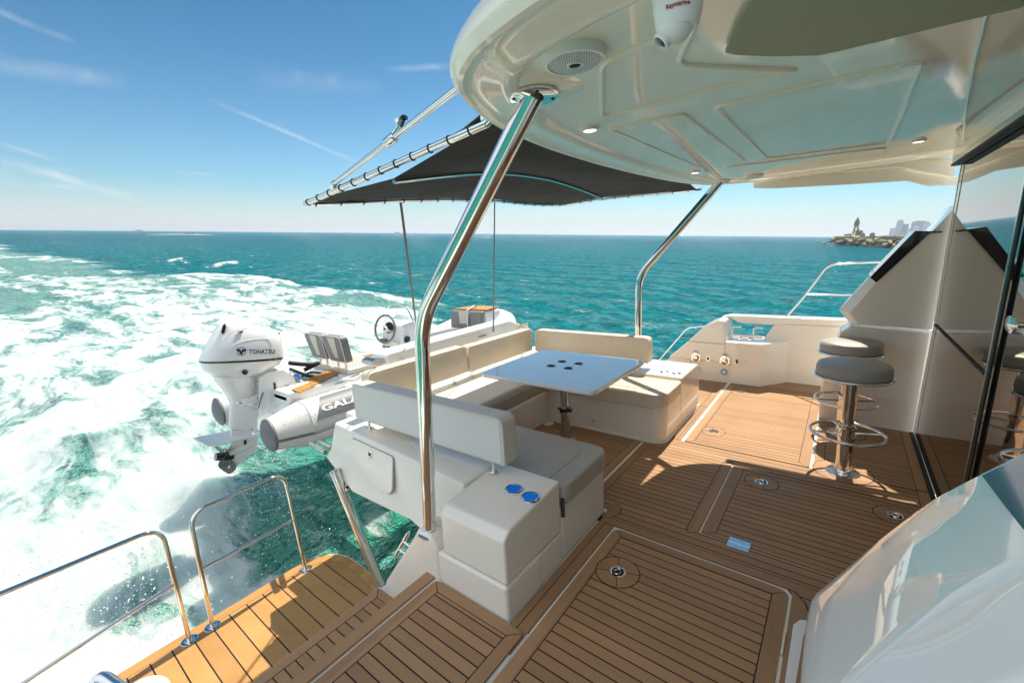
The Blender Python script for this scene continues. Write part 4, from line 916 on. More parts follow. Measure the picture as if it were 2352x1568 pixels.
def downlight(p, label):
    d = thing('downlight', label, 'light', (p.x, p.y, RZ), 'round downlights in the hardtop ceiling')
    fin('bezel', one(lathe, [(.040, 0), (.040, -.010), (.036, -.014), (.030, -.014), (.029, -.008), (0, -.008)], (p.x, p.y, RZ), seg=28), PLW, d)
    fin('lens', one(lathe, [(.029, -.009), (.026, -.013), (0, -.0135)], (p.x, p.y, RZ), seg=24), LAMP, d)
downlight(onR(1355, 294), 'glowing round ceiling downlight just right of the big roof pole top')
downlight(onR(1597, 394), 'small round ceiling downlight near the aft rim above the far pole')
downlight(onR(2110, 322), 'round ceiling downlight on the right, near the glass door')
def speaker(p, label, r=.088):
    s = thing('ceiling_speaker', label, 'speaker', (p.x, p.y, RZ), 'round loudspeakers in the hardtop')
    fin('rim', one(lathe, [(r, 0), (r, -.020), (r*.97, -.027), (r*.88, -.028), (r*.86, -.022)], (p.x, p.y, RZ), seg=48), PLW, s)
    fin('grille', one(lathe, [(r*.87, -.023), (r*.8, -.027), (r*.3, -.030), (r*.2, -.030)], (p.x, p.y, RZ), seg=48), GRIL, s)
    tw = fin('tweeter', one(lathe, [(r*.26, -.028), (r*.26, -.033), (r*.2, -.034), (r*.19, -.030), (0, -.030)], (p.x, p.y, RZ), seg=28), PLW, s)
    b = bm_()
    for k in range(-4, 5): w_ = math.sqrt(max(0, (r*.18)**2-(k*r*.04)**2)); box(b, p.x+k*r*.04-.0012, p.x+k*r*.04+.0012, p.y-w_, p.y+w_, RZ-.0325, RZ-.0302)
    fin('tweeter_slats', b, DARKC, tw)
speaker(onR(1320, 122), 'large round white ceiling speaker with perforated grille above the big pole')
speaker(onR(1730, 402), 'small looking round ceiling speaker beside the far pole top', .088)
# security camera: an inverted dome with an eyeball turret
pc = V(-.305, .99, RZ)
cm = thing('security_camera', 'white turret security camera hanging under the hardtop at the top edge', 'camera', pc)
rr_ = .046
fin('housing', one(lathe, [(rr_*.95, 0), (rr_*1.08, -.012), (rr_*1.10, -.045), (rr_*1.07, -.052), (rr_*1.04, -.055), (rr_*1.05, -.058), (rr_*1.0, -.085), (rr_*.90, -.108), (rr_*.78, -.116), (0, -.118)], pc, seg=48), PLW, cm)
b = bm_(); bc = pc+V(-.004, -.004, -.108)
for i in range(9): pass
lathe(b, [(rr_*.76*math.cos(R_(a)), rr_*.76*math.sin(R_(a))) for a in range(-90, 91, 15)], bc, (0, 0, 1), 36); eb = fin('eyeball', b, PLW, cm)
ld = V(-.62, -.40, -.72).normalized(); fin('lens_hood', one(lathe, [(.018, .026), (.019, .039), (.015, .041), (.0135, .036), (0, .036)], bc, ld, 24), PLW, eb); fin('lens', one(lathe, [(.0132, .0365), (.008, .040), (0, .041)], bc, ld, 20), BLKG, eb)
fc = ray(1562, 40); fcd = V(-fc.x, -fc.y, 0).normalized()
def cmap(u, v):
    a0_ = math.atan2(fcd.y, fcd.x)+.0; a_ = a0_+u/rr_; z_ = -.088+v; r_ = rr_*(1.05-.05*((-.058-z_)/.027))
    return pc+V(math.cos(a_)*(r_+.0012), math.sin(a_)*(r_+.0012), z_)
text('Raymarine', RED, 'lettering', cm, cmap, .0105, 1.0, bold=.0004)

SHEAR = False
# ------------------------------------------------------------------ aft sunshade
aw = thing('sunshade', 'dark canvas sunshade stretched on a steel frame aft of the hardtop', 'awning', (-2, 3, 2.3))
AX = -3.05
n0, n1 = ony(1118, 284, 1.58), ony(702, 468, 1.58)
af = [onx(x, y, AX) for x, y in ((702, 469), (812, 466), (920, 461), (1030, 459), (1140, 461), (1200, 468), (1250, 471), (1300, 470))]
f1 = ony(1600, 436, 5.05)
fs = [af[-1], ony(1385, 457, 5.1), ony(1500, 447, 5.1), f1]
fin('side_tube', one(tube, [n0, n1], .0185, 16), STEEL, aw)
fin('aft_tube', one(tube, fillet(af, .3, 5), .0135, 12), STEEL, aw)
fin('side_tube', one(tube, fillet(fs, .2, 4), .0135, 12), STEEL, aw)
m0_ = ony(905, 418, 1.60); m1_ = fs[1]
mid = [m0_]+[onx(x, y, m0_.x+(m1_.x-m0_.x)*t_) for x, y, t_ in ((1000, 407, .2), (1100, 398, .4), (1180, 400, .55), (1260, 412, .7), (1330, 434, .85))]+[m1_]
fin('bow_tube', one(tube, fillet(mid, .3, 5), .0115, 12), STEEL, aw)
# canvas: two bays sagging slightly between hardtop edge, bow and aft tube, with thickness
def lerpl(P, t_):
    d = [0]
    for a, c in zip(P, P[1:]): d.append(d[-1]+(c-a).length)
    s_ = t_*d[-1]
    for i in range(len(P)-1):
        if s_ <= d[i+1]+1e-9: return P[i].lerp(P[i+1], (s_-d[i])/max(1e-9, d[i+1]-d[i]))
    return P[-1]
roofl = [n0+V(.02, 0, 0), V(-1.31, 1.9, 2.50), V(-1.35, 2.4, 2.52), V(-1.37, 3.0, 2.54), V(-1.36, 3.8, 2.56), V(-1.32, 4.5, 2.56), f1]
NU, NV = 40, 24; grid = []
for i in range(NU+1):
    u = i/NU; A_, B_, C_ = lerpl(roofl, u), lerpl(mid, u), lerpl(af, u); row = []
    B_ = B_+V(0, 0, .016); C_ = C_+V(0, 0, .014)
    for j in range(NV+1):
        v = j/NV
        p = A_.lerp(B_, v/.5) if v < .5 else B_.lerp(C_, (v-.5)/.5)
        w_ = (v/.5 if v < .5 else (v-.5)/.5); p = p+V(0, 0, -.035*math.sin(math.pi*w_)*math.sin(math.pi*u)); row.append(p)
    grid.append(row)
b = bm_(); top = [[b.verts.new(p+V(0, 0, .003)) for p in r_] for r_ in grid]; bot = [[b.verts.new(p) for p in r_] for r_ in grid]
for i in range(NU):
    for j in range(NV):
        b.faces.new((top[i][j], top[i+1][j], top[i+1][j+1], top[i][j+1])); b.faces.new((bot[i][j], bot[i][j+1], bot[i+1][j+1], bot[i+1][j]))
for i in range(NU):
    for j in (0, NV): b.faces.new((top[i][j], bot[i][j], bot[i+1][j], top[i+1][j]))
for j in range(NV):
    for i in (0, NU): b.faces.new((top[i][j], top[i][j+1], bot[i][j+1], bot[i][j]))
fin('canvas', b, CANV, aw, angle=60)
# lacing loops
b = bm_()
def loop(p, d, r): 
    fr_ = frames([p, p+d], False)[0]; tube(b, [p+fr_[0]*(r*math.cos(q))+fr_[1]*(r*math.sin(q)) for q in np.linspace(0, 2*math.pi, 12, endpoint=False)], .0032, 6, closed=True)
for k in range(12): t_ = .06+k*.083; loop(n0.lerp(n1, t_), (n1-n0).normalized(), .021)
for k in range(18): t_ = .02+k*.055; p = lerpl(af, t_); loop(p, (lerpl(af, min(1, t_+.02))-lerpl(af, t_-.02)).normalized(), .017)
for k in range(9): t_ = .15+k*.1; p = lerpl(fs, t_); loop(p, (lerpl(fs, min(1, t_+.02))-lerpl(fs, t_-.02)).normalized(), .016)
explode(fin('lacing', b, BLACK, aw), 'lacing_loop')
b = bm_(); box(b, n0.x-.02, n0.x+.06, n0.y-.02, n0.y+.03, n0.z+.01, n0.z+.035, bev=.004); tube(b, [n0+V(.0, 0, 0), n0+V(.04, 0, .02)], .019, 12); fin('bracket', b, STEEL, aw)
b = bm_(); box(b, f1.x-.02, f1.x+.05, f1.y-.02, f1.y+.03, f1.z-.01, f1.z+.02, bev=.004); fin('bracket', b, STEEL, aw)
# folded canvas hem at the near top corner
b = bm_(); ha = [ony(1118, 272, 1.62), ony(1075, 300, 1.62), ony(1030, 322, 1.62), ony(980, 345, 1.60)]; tube(b, ha, [.05, .035, .022, .012], 10, sq=(1, .35)); fin('hem', b, CANV, aw)
# strut
sr = thing('sunshade_strut', 'slanting steel strut with a rod-holder fitting above the sunshade', 'strut', (-1.8, 1.3, 2.4))
s0_, s1_ = ony(1060, 196, 1.32), ony(765, 424, 1.56); fin('tube', one(tube, [s0_, s1_], .0135, 14), STEEL, sr)
fm_ = s0_.lerp(s1_, .43); dd = (s1_-s0_).normalized(); b = bm_(); tube(b, [fm_-dd*.05, fm_-dd*.035, fm_+dd*.035, fm_+dd*.05], [.018, .024, .024, .018], 16); tube(b, [fm_, ony(918, 290, 1.42), ony(914, 276, 1.42)], [.018, .015, .019], 14); fin('rod_holder', b, STEEL, sr)
kb = ony(928, 274, 1.41); b = bm_(); lathe(b, [(0, 0), (.018, .0), (.02, .008), (.012, .016), (0, .018)], kb, (0, 0, 1), 12); tube(b, [ony(922, 290, 1.42), kb], .008, 8); fin('knob', b, BLKG, sr)
b = bm_(); tube(b, [s1_-dd*.03, s1_+dd*.0], .018, 12); box(b, s1_.x-.02, s1_.x+.012, s1_.y-.012, s1_.y+.012, s1_.z-.035, s1_.z+.01, bev=.004); fin('end_fitting', b, STEEL, sr)

# tie-down straps
def strap(a, c, label, w0=.012, w1=.012):
    b = bm_(); d = (c-a).normalized(); s_ = V(.3, .95, 0).normalized(); m_ = a.lerp(c, .5)+V(.0, 0, 0)
    for p, q_, wa, wb in ((a, m_, w0, w0), (m_, c, w0, w1)): extr(b, [p-s_*wa, p+s_*wa, q_+s_*wb, q_-s_*wb], d.cross(s_)*.002)
    o = fin('tie_strap', b, GREYV); tag(o, label, 'strap', 'straps holding down the sunshade')
strap(onx(920, 463, AX), onx(956, 745, -3.85), 'dark strap from the sunshade edge down to behind the big pole')
strap(onx(1136, 463, AX), onx(1133, 768, -3.76), 'thin dark strap from the sunshade down to the white crane beam', .008, .013)

# ------------------------------------------------------------------ crane beam on the transom
cr = thing('tender_crane', 'long white tender crane beam lying behind the cream backrests', 'crane', (-3.9, 4, .5))
k = -3.74; cpz = [onx(*rc(*p), k) for p in ((440, 905), (425, 800), (480, 765), (1880, 385), (2095, 460), (2150, 500), (2110, 590))]
b = bm_(); extr(b, cpz, (-.26, 0, 0), bev=.022, seg=3); fin('beam', b, WHITE, cr, angle=35)
b = bm_(); hp = [onx(*rc(*p), k-.03) for p in ((440, 830), (300, 830), (245, 870), (255, 910), (320, 940), (440, 900))]; extr(b, hp, (-.18, 0, 0), bev=.012, seg=2); hk = fin('end_head', b, STEELB, cr)
e_ = onx(*rc(395, 890), k-.03); fin('pin', one(lathe, [(.0, .01), (.016, .01), (.018, 0)], e_, (1, 0, 0), 16), STEEL, hk)
e_ = onx(*rc(2148, 515), k); fin('end_light', one(lathe, [(0, .03), (.025, .025), (.034, .0), (.034, -.03)], e_+V(-.05, 0, 0), (.5, .85, 0), 20), LENS, cr)
e_ = onx(*rc(612, 852), k+.002); fin('hinge_pin', one(lathe, [(0, .012), (.024, .012), (.03, 0)], e_, (1, 0, 0), 20), STEELB, cr)
def plate(name, px, mat, parent, lift=.002): b = bm_(); extr(b, [onx(*rc(*p), k+lift) for p in px], (.0015, 0, 0)); return fin(name, b, mat, parent)
plate('sticker', ((1972, 440), (2092, 412), (2096, 455), (1975, 485)), WHITE, cr)
cS = onx(*rc(2008, 458), k+.005); uS = (onx(*rc(2040, 448), k+.005)-onx(*rc(1980, 462), k+.005)).normalized()
text('SWL', YEL, 'lettering', cr, lambda u, v: cS+uS*u+V(0, 0, v), .075, .95, bold=.002)
plate('warning_plate', ((1500, 560), (1612, 533), (1616, 566), (1504, 594)), PLW, cr); plate('warning_text', ((1512, 575), (1606, 550), (1607, 560), (1513, 586)), NAVY, cr, .005)

# ------------------------------------------------------------------ tender
td = thing('inflatable_tender', 'pale grey inflatable tender carried crosswise behind the transom', 'inflatable boat', (-5.3, 4, 0))
XC = -5.3; ZT = .215
half = [(.70, 1.68, ZT, .165), (.70, 1.80, ZT, .195), (.70, 2.02, ZT, .250), (.70, 2.06, ZT, .256), (.70, 3.0, ZT, .26), (.70, 4.2, ZT+.02, .26), (.695, 4.9, ZT+.10, .26), (.65, 5.4, ZT+.22, .255), (.52, 5.85, ZT+.36, .25), (.28, 6.16, ZT+.44, .245), (0, 6.26, ZT+.47, .24)]
path = [V(XC+x, y, z) for x, y, z, r in half]+[V(XC-x, y, z) for x, y, z, r in half[::-1][1:]]; rad = [h[3] for h in half]+[h[3] for h in half[::-1][1:]]
b = bm_()
def dens(path, rad):
    P_, Q_ = [], []
    for i in range(len(path)-1):
        for k_ in range(3): P_.append(path[i].lerp(path[i+1], k_/3)); Q_.append(rad[i]*(1-k_/3)+rad[i+1]*k_/3)
    return P_+[path[-1]], Q_+[rad[-1]]
P_, Q_ = dens(path, rad); tube(b, P_, Q_, 40); tub = fin('tube', b, HYP, td, angle=50)
for sx_ in (1, -1):
    c = V(XC+.70*sx_, 1.68, ZT)
    fin('end_cap', one(lathe, [(.168, -.02), (.176, -.01), (.176, .006), (.165, .012), (.155, .02), (.10, .042), (.0, .052)], c, (0, -1, 0), 40), HYPG, tub)
    fin('seam_band', one(lathe, [(.254, -.008), (.2595, -.006), (.2595, .006), (.254, .008)], V(c.x, 2.04, ZT), (0, 1, 0), 40), HYP, tub)
b = bm_()
for y_ in (2.55, 3.4, 4.3): lathe(b, [(.2602, -.012), (.2618, -.010), (.2618, .010), (.2602, .012)], V(XC+.70, y_, ZT+(.02 if y_ > 4 else 0)), (0, 1, 0), 40)
explode(fin('seam_band', b, HYP, tub), 'seam_band')
b = bm_(); lathe(b, [(.0, .016), (.02, .014), (.026, 0)], V(XC-.70, 1.86, ZT)+V(.17, 0, .13), V(.8, 0, .6), 14); fin('valve', b, HYPG, tub)
# rubbing strake
b = bm_()
sk = [V(XC+(x+.0)+r*math.cos(R_(-12)), y, z+r*math.sin(R_(-12))) for x, y, z, r in half[:7]]; tube(b, [sk[0]]+sk[2:], .016, 8, sq=(1, 1)); fin('rubbing_strake', b, HYPG, tub)
# grey patch with lettering on the near tube
def onhull(y, a, lift=.003): return V(XC+.70+(.26+lift)*math.cos(a), y, ZT+(.26+lift)*math.sin(a))
b = bm_(); gr_ = []
ys = np.linspace(0, 1, 26); As = np.linspace(R_(16), R_(78), 9)
for iy in ys:
    row = []
    for ia, a in enumerate(As): y_ = 2.08+.16*(ia/8)+iy*(1.9-.16*(ia/8)); row.append(b.verts.new(onhull(y_, a)))
    gr_.append(row)
for i in range(25):
    for j in range(8): b.faces.new((gr_[i][j], gr_[i+1][j], gr_[i+1][j+1], gr_[i][j+1]))
bmesh.ops.solidify(b, geom=list(b.faces), thickness=.002); fin('name_patch', b, HYPG, tub)
text('GALA', HYP, 'lettering', tub, lambda u, v: onhull(2.40+u*1.75, R_(38)+v/.26, .0075), .10, 1.05, bold=.004)
# hull, deck, transom
b = bm_(); prof = [(-.62, -.02), (-.30, -.16), (0, -.30), (.30, -.16), (.62, -.02), (.60, .22), (-.60, .22)]
loft(b, [[V(XC+x*s_, y, z+dz) for x, z in prof] for y, s_, dz in ((2.0, 1, 0), (4.4, 1, .03), (5.2, .7, .12), (5.8, .15, .3))]); fin('hull', b, WHITE, td, angle=30)
b = bm_(); box(b, XC-.46, XC+.46, 2.02, 2.16, -.1, .50, bev=.02); box(b, XC-.46, XC-.16, 2.02, 2.62, .42, .535, bev=.02); box(b, XC+.12, XC+.50, 2.02, 2.72, .42, .535, bev=.02); fin('transom_board', b, WHITE, td)
b = bm_(); tz = .537; prism(b, [onz(*rb(*p), tz)[:2] for p in ((972, 752), (1040, 780), (1382, 612), (1290, 594), (1150, 640), (1122, 664), (1135, 690))], tz, tz+.012, bev=.003); fin('teak_pad', b, TKTX, td)
b = bm_(); box(b, XC-.42, XC-.22, 2.05, 2.5, tz, tz+.01, bev=.003); fin('teak_pad', b, TKTX, td)
b = bm_(); box(b, XC-.45, XC+.45, 2.74, 3.35, .2, .54, bev=.03, seg=3); fin('helm_bench', b, WHITE, td)
c_ = fin('bench_cushion', one(box, XC-.44, XC+.44, 2.80, 3.38, .542, .605, bev=.02, seg=3), LEAW, td)
for i in range(7): piping(c_, [(XC-.3+i*.1, 2.82, .606), (XC-.3+i*.1, 3.34, .606)], GREYV, .002)
def seatback(cx_, cy_, z0, w=.36, h=.30):
    o = None; b = bm_(); pts = [(cx_-w*.42, z0), (cx_+w*.42, z0)]+[(cx_+w/2-.05+.05*math.cos(R_(a)), z0+h-.06+.05*math.sin(R_(a))) for a in (0, 45, 90)]+[(cx_-w/2+.05-.05*math.cos(R_(a)), z0+h-.06+.05*math.sin(R_(a))) for a in (90, 45, 0)]
    lean = lambda z: (z-z0)*.18
    extr(b, [(x, cy_-lean(z), z) for x, z in pts], (0, .11, 0), bev=.022, seg=3); o = fin('seat_back', b, GREYV, td)
    b = bm_(); extr(b, [(x, cy_-.0035-lean(z), z) for x, z in ((cx_-.04, z0+.05), (cx_+.04, z0+.05), (cx_+.085, z0+h-.035), (cx_-.085, z0+h-.035))], (0, .004, 0)); fin('seat_inlay', b, LEAW, o)
    piping(o, [(x*.97+cx_*.03, cy_+.001-lean(z), z0+(z-z0)*.97+.005) for x, z in pts], WHITE, .005, True)
    for dx in (-.09, .09): fin('seat_post', one(tube, [(cx_+dx, cy_+.05, .5), (cx_+dx, cy_+.05, z0+.05)], .016, 8), WHITE, o)
seatback(-5.02, 2.78, .70, .43, .36); seatback(-5.47, 2.78, .70, .43, .36)
# console
b = bm_(); extr(b, [(XC-.26, 3.84, .22), (XC-.26, 3.80, .62), (XC-.26, 3.86, .98), (XC-.26, 4.05, 1.05), (XC-.26, 4.26, .95), (XC-.26, 4.32, .22)], (.52, 0, 0), bev=.045, seg=4); cn = fin('console', b, WHITE, td, angle=45)
wc = V(XC-.02, 3.745, .945); ax = V(.12, -1, .22).normalized(); fr_ = frames([wc, wc+ax], False)[0]
wp = [wc+fr_[0]*(.205*math.cos(q))+fr_[1]*(.205*math.sin(q)) for q in np.linspace(0, 2*math.pi, 40, endpoint=False)]
swl = fin('steering_wheel', one(tube, wp, .017, 12, closed=True), GREYV, td)
b = bm_(); lathe(b, [(.045, -.06), (.05, -.01), (.045, .008), (.03, .016), (0, .018)], wc-ax*.01, ax, 24)
for k_ in (10, 20, 160, 170, 265, 275): q = R_(k_); tube(b, [wc+fr_[0]*.03*math.cos(q)+fr_[1]*.03*math.sin(q), wc+fr_[0]*.20*math.cos(q)+fr_[1]*.20*math.sin(q)], .005, 6)
fin('spokes', b, STEEL, swl); fin('hub_badge', one(lathe, [(0, .020), (.02, .019), (.022, .014)], wc-ax*.01, ax, 20), BLKG, swl)
fin('gauge', one(lathe, [(.085, 0), (.085, .02), (.075, .024), (0, .02)], V(XC-.02, 3.83, .95), ax, 24), BLACK, cn)
b = bm_(); box(b, XC-.22, XC-.08, 3.775, 3.81, .72, .78, bev=.005); fin('switch_panel', b, BLKG, cn)
b = bm_()
for i in range(3): lathe(b, [(.01, 0), (.01, .01), (0, .01)], (XC-.20+i*.035, 3.80, .655), (0, -1, 0), 8)
lathe(b, [(.022, 0), (.02, .012), (0, .014)], (XC-.06, 3.80, .65), (0, -1, 0), 14); explode(fin('knobs', b, BLACK, cn), 'knob')
plate2 = one(box, XC+.04, XC+.18, 3.793, 3.80, .68, .76); fin('label_plate', plate2, PLW, cn)
b = bm_(); box(b, XC+.04, XC+.18, 3.7905, 3.7925, .742, .758); fin('label_stripe', b, YEL, cn)
b = bm_(); lathe(b, [(.05, 0), (.05, .02), (0, .03)], (XC+.262, 3.9, .78), (1, 0, 0), 20); tube(b, [(XC+.29, 3.9, .78), (XC+.30, 3.80, .66), (XC+.29, 3.68, .63)], [.014, .014, .022], 10); fin('throttle', b, BLKG, cn)
# windshield with steel hoop
wv = []; b = bm_()
hoop = [V(XC-.26, 4.06, .98), V(XC-.26, 4.00, 1.15), V(XC-.20, 3.98, 1.26), V(XC, 3.99, 1.29), V(XC+.20, 4.0, 1.24), V(XC+.26, 4.03, 1.10), V(XC+.27, 4.06, .95)]
fin('grab_hoop', one(tube, fillet(hoop, .08, 5), .013, 10), STEEL, cn)
n_ = 18; rows = []
for i in range(n_+1):
    a = math.pi*i/n_; x = -.24*math.cos(a); y_ = 4.02+.16*math.sin(a); zt = .98+.24*math.sin(a)**.6; rows.append((b.verts.new((XC+x, y_, .93)), b.verts.new((XC+x*.92, y_+.03, zt))))
for p, q_ in zip(rows, rows[1:]): b.faces.new((p[0], q_[0], q_[1], p[1]))
bmesh.ops.solidify(b, geom=list(b.faces), thickness=.006); fin('windshield', b, WSH, cn)
# side deck teak, bow seat and bow step
b = bm_(); prism(b, [(XC-.52, 2.9), (XC-.40, 2.9), (XC-.40, 4.3), (XC-.52, 4.3)], .50, .515); fin('teak_strip', b, TKTX, td)
b = bm_(); box(b, XC-.55, XC-.36, 2.7, 4.4, .30, .498, bev=.03); box(b, XC+.40, XC+.53, 2.7, 4.6, .30, .44, bev=.02); box(b, XC-.36, XC+.40, 2.5, 5.0, .20, .26); fin('liner', b, WHITE, td)
b = bm_(); prism(b, [(XC-.36, 4.72), (XC+.36, 4.72), (XC+.34, 5.3), (XC-.34, 5.3)], .30, .60, bev=.02); fin('bow_locker', b, WHITE, td)
c_ = fin('bow_cushion', one(prism, [(XC-.35, 4.70), (XC+.35, 4.70), (XC+.33, 5.30), (XC-.33, 5.30)], .602, .66, bev=.02, seg=3), GREYV, td)
for i in range(8): piping(c_, [(XC-.28+i*.08, 4.74, .661), (XC-.28+i*.08, 5.26, .661)], BLACK, .0018)
b = bm_(); extr(b, [(XC-.36, 5.40, .67), (XC-.38, 5.44, .98), (XC+.38, 5.44, .98), (XC+.36, 5.40, .67)], (0, .12, 0), bev=.03, seg=3); bb_ = fin('bow_backrest', b, GREYV, td)
b = bm_(); extr(b, [(XC-.11, 5.4, .76), (XC-.15, 5.432, .97), (XC+.12, 5.432, .97), (XC+.09, 5.4, .76)], (0, -.008, 0), bev=.004); fin('seat_inlay', b, LEAW, bb_)
b = bm_(); box(b, XC-.36, XC+.38, 5.56, 6.0, .55, .985, bev=.06, seg=3); fin('bow_moulding', b, WHITE, td)
b = bm_(); prism(b, [(XC-.40, 5.56), (XC+.40, 5.56), (XC+.34, 6.02), (XC-.34, 6.02)], .987, 1.003, bev=.003); fin('bow_step', b, TKT, td)
b = bm_(); box(b, XC-.03, XC+.03, 5.6, 5.75, 1.003, 1.03, bev=.01); tube(b, [(XC-.08, 5.67, 1.03), (XC+.08, 5.67, 1.03)], .012, 8); lathe(b, [(.04, 0), (.035, .03), (0, .045)], (XC-.2, 5.92, 1.0), seg=14); lathe(b, [(.04, 0), (.035, .03), (0, .045)], (XC+.3, 5.92, 1.0), seg=14); explode(fin('bow_fitting', b, STEEL, td), 'bow_fitting')
b = bm_(); tube(b, [(XC+.02, 5.66, 1.04), (XC+.07, 5.42, 1.0), (XC+.10, 5.39, .85), (XC+.09, 5.38, .68)], .013, 8); fin('painter_rope', b, ROPE, td)
b = bm_(); tube(b, fillet([(XC-.62, 4.5, .52), (XC-.60, 4.6, .58), (XC-.60, 4.95, .60), (XC-.62, 5.05, .54)], .05, 4), .014, 8); fin('grab_handle', b, HYPG, td)
# cleat and rope on the near tube
b = bm_(); c = onx(*rb(1420, 670), XC+.62); tube(b, [c+V(0, -.13, -.01), c, c+V(0, .2, .03)], [.012, .03, .016], 10, sq=(1, .6)); fin('tube_cleat', b, HYPG, td)
b = bm_(); pr_ = [onx(*rb(x, y), XC+.66) for x, y in ((1395, 668), (1430, 655), (1480, 662), (1530, 640), (1575, 615), (1600, 600))]; tube(b, fillet(pr_, .05, 3), .016, 8); tube(b, [p+V(.01, .01, -.012) for p in fillet(pr_[:4], .05, 3)], .014, 8); fin('mooring_rope', b, ROPE, td)
b = bm_(); a1, a2 = onx(*rb(955, 525), XC+.05), onx(*rb(1210, 520), XC+.05); tube(b, fillet([a1, onx(*rb(1050, 535), XC+.05), onx(*rb(1150, 540), XC+.05), a2, onx(*rb(1080, 585), XC)], .05, 4), .028, 10)
tube(b, fillet([onx(*rb(960, 575), XC+.1), onx(*rb(1040, 605), XC+.1), onx(*rb(1110, 635), XC+.1), onx(*rb(1190, 640), XC)], .05, 4), .018, 8); tube(b, fillet([onx(*rb(1060, 640), XC), onx(*rb(1130, 600), XC), onx(*rb(1220, 610), XC)], .05, 4), .012, 8); explode(fin('cable_loom', b, BLACK, td), 'cable')

# outboard motor
ob = thing('outboard_motor', 'white outboard engine with dark propeller hanging on the tender transom', 'outboard motor', (XC, 1.5, -.1))
XS = XC+.13
def osec(Lp, Rp, w, n=28, ex=2.6, xc=XC):
    a, c = onx(*rb(*Lp), XS), onx(*rb(*Rp), XS); a = V(0, a.y, a.z); c = V(0, c.y, c.z); m_ = (a+c)/2; h_ = (c-a)/2; out = []
    for k_ in range(n):
        q = 2*math.pi*k_/n; cc, ss = math.cos(q), math.sin(q); e = 2/ex
        out.append(m_+h_*(abs(cc)**e*(1 if cc >= 0 else -1))+V(w*(abs(ss)**e*(1 if ss >= 0 else -1)), 0, 0)+V(xc, 0, 0))
    return out
def oloft(name, S, mat, parent, sub=True, **k_):
    b = bm_(); loft(b, [osec(*s_, **k_) for s_ in S]); o = fin(name, b, mat, parent, angle=60); return o
cw = oloft('cowl', [((243, 522), (934, 480), .195), ((250, 500), (932, 450), .21), ((268, 460), (928, 400), .215), ((300, 395), (922, 345), .21), ((340, 320), (910, 302), .195), ((378, 258), (885, 272), .17), ((402, 215), (820, 238), .135), ((420, 192), (720, 212), .095), ((450, 183), (600, 195), .05), ((490, 184), (540, 188), .012)], WHITE, ob)
oloft('cowl_band', [((240, 533), (936, 494), .20), ((240, 520), (936, 478), .204)], BLKG, ob)
oloft('lower_pan', [((243, 532), (934, 494), .193), ((256, 565), (900, 545), .18), ((275, 600), (790, 600), .155), ((345, 645), (700, 648), .125)], WHITE, ob)
oloft('mid_section', [((350, 648), (697, 652), .115), ((400, 720), (695, 730), .10), ((450, 790), (690, 800), .085), ((500, 870), (650, 860), .06)], WHITE, ob)
oloft('leg', [((500, 868), (738, 900), .055), ((494, 960), (738, 960), .052), ((485, 1090), (722, 1110), .045)], WHITE, ob)
PG = lambda x, y: (lambda p: V(XC, p.y, p.z))(onx(*rb(x, y), XS))
b = bm_(); extr(b, [p+V(-.035, 0, 0) for p in [PG(*q) for q in ((505, 1105), (724, 1100), (722, 1250), (650, 1335), (520, 1422), (474, 1425), (502, 1340), (505, 1330))]], (.07, 0, 0), bev=.012, seg=3)
g0_, g1_ = PG(478, 1300), PG(720, 1190); g1_.z = g0_.z+.02; lathe(b, [(.05, 0), (.056, .06), (.058, .14), (.045, .24), (.02, .31), (0, .33)], g0_, g1_-g0_, 24); fin('gearcase', b, WHITE, ob, angle=50)
b = bm_(); PV = lambda x, y, X: onx(*rb(x, y), X)
extr(b, [PV(145, 1150, XC+.02), PV(480, 1085, XC-.10), PV(724, 1085, XC-.02), PV(724, 1118, XC+.06), PV(580, 1150, XC+.16), PV(370, 1205, XC+.22), PV(270, 1215, XC+.20)], (0, 0, -.018), bev=.004); fin('anti_ventilation_plate', b, WHITE, ob)
hub0, hub1 = PV(338, 1310, XC), PV(482, 1298, XC); hub0.x = hub1.x = XC+.0
b = bm_(); tube(b, [hub0, hub0.lerp(hub1, .1), hub1], [.040, .044, .05], 20)
for k_ in range(3):
    a0 = R_(35+120*k_); rings_ = []
    for j in range(6):
        rr2 = .04+.034*j; ww = [.05, .08, .095, .09, .06, .015][j]; cen = hub0.lerp(hub1, .55)
        dirr = V(math.cos(a0), 0, math.sin(a0)); tan = V(-math.sin(a0), 0, math.cos(a0)); axd = (hub1-hub0).normalized(); wdv = (tan*.75+axd*.65).normalized()
        c0_ = cen+dirr*rr2; th_ = wdv.cross(dirr)*.004; rings_.append([c0_-wdv*ww-th_, c0_+wdv*ww-th_, c0_+wdv*ww+th_, c0_-wdv*ww+th_])
    loft(b, rings_)
fin('propeller', b, BLKG, ob)
b = bm_(); e1 = [PV(x, y, XC+.062) for x, y in ((583, 1175), (604, 1172), (604, 1236), (583, 1238))]; extr(b, [p+V(-.022, 0, 0) for p in e1], (.004, 0, 0)); fin('water_intake', b, BLACK, ob)
b = bm_(); e1 = PV(582, 602, XC+.16); lathe(b, [(.028, 0), (.028, .02), (.015, .022), (0, .018)], e1+V(0, 0, 0), (1, -.1, 0), 18); fin('tell_tale', b, BLKG, ob)
b = bm_(); extr(b, [PV(x, y, XC+.05) for x, y in ((384, 262), (400, 205), (418, 192), (424, 215), (412, 262), (392, 275))], (.1, -.03, 0)); fin('air_vent', b, BLACK, cw)
b = bm_(); extr(b, [PV(x, y, XC+.165) for x, y in ((512, 270), (570, 252), (556, 270))], (.02, 0, .0)); fin('side_vent', b, BLACK, cw)
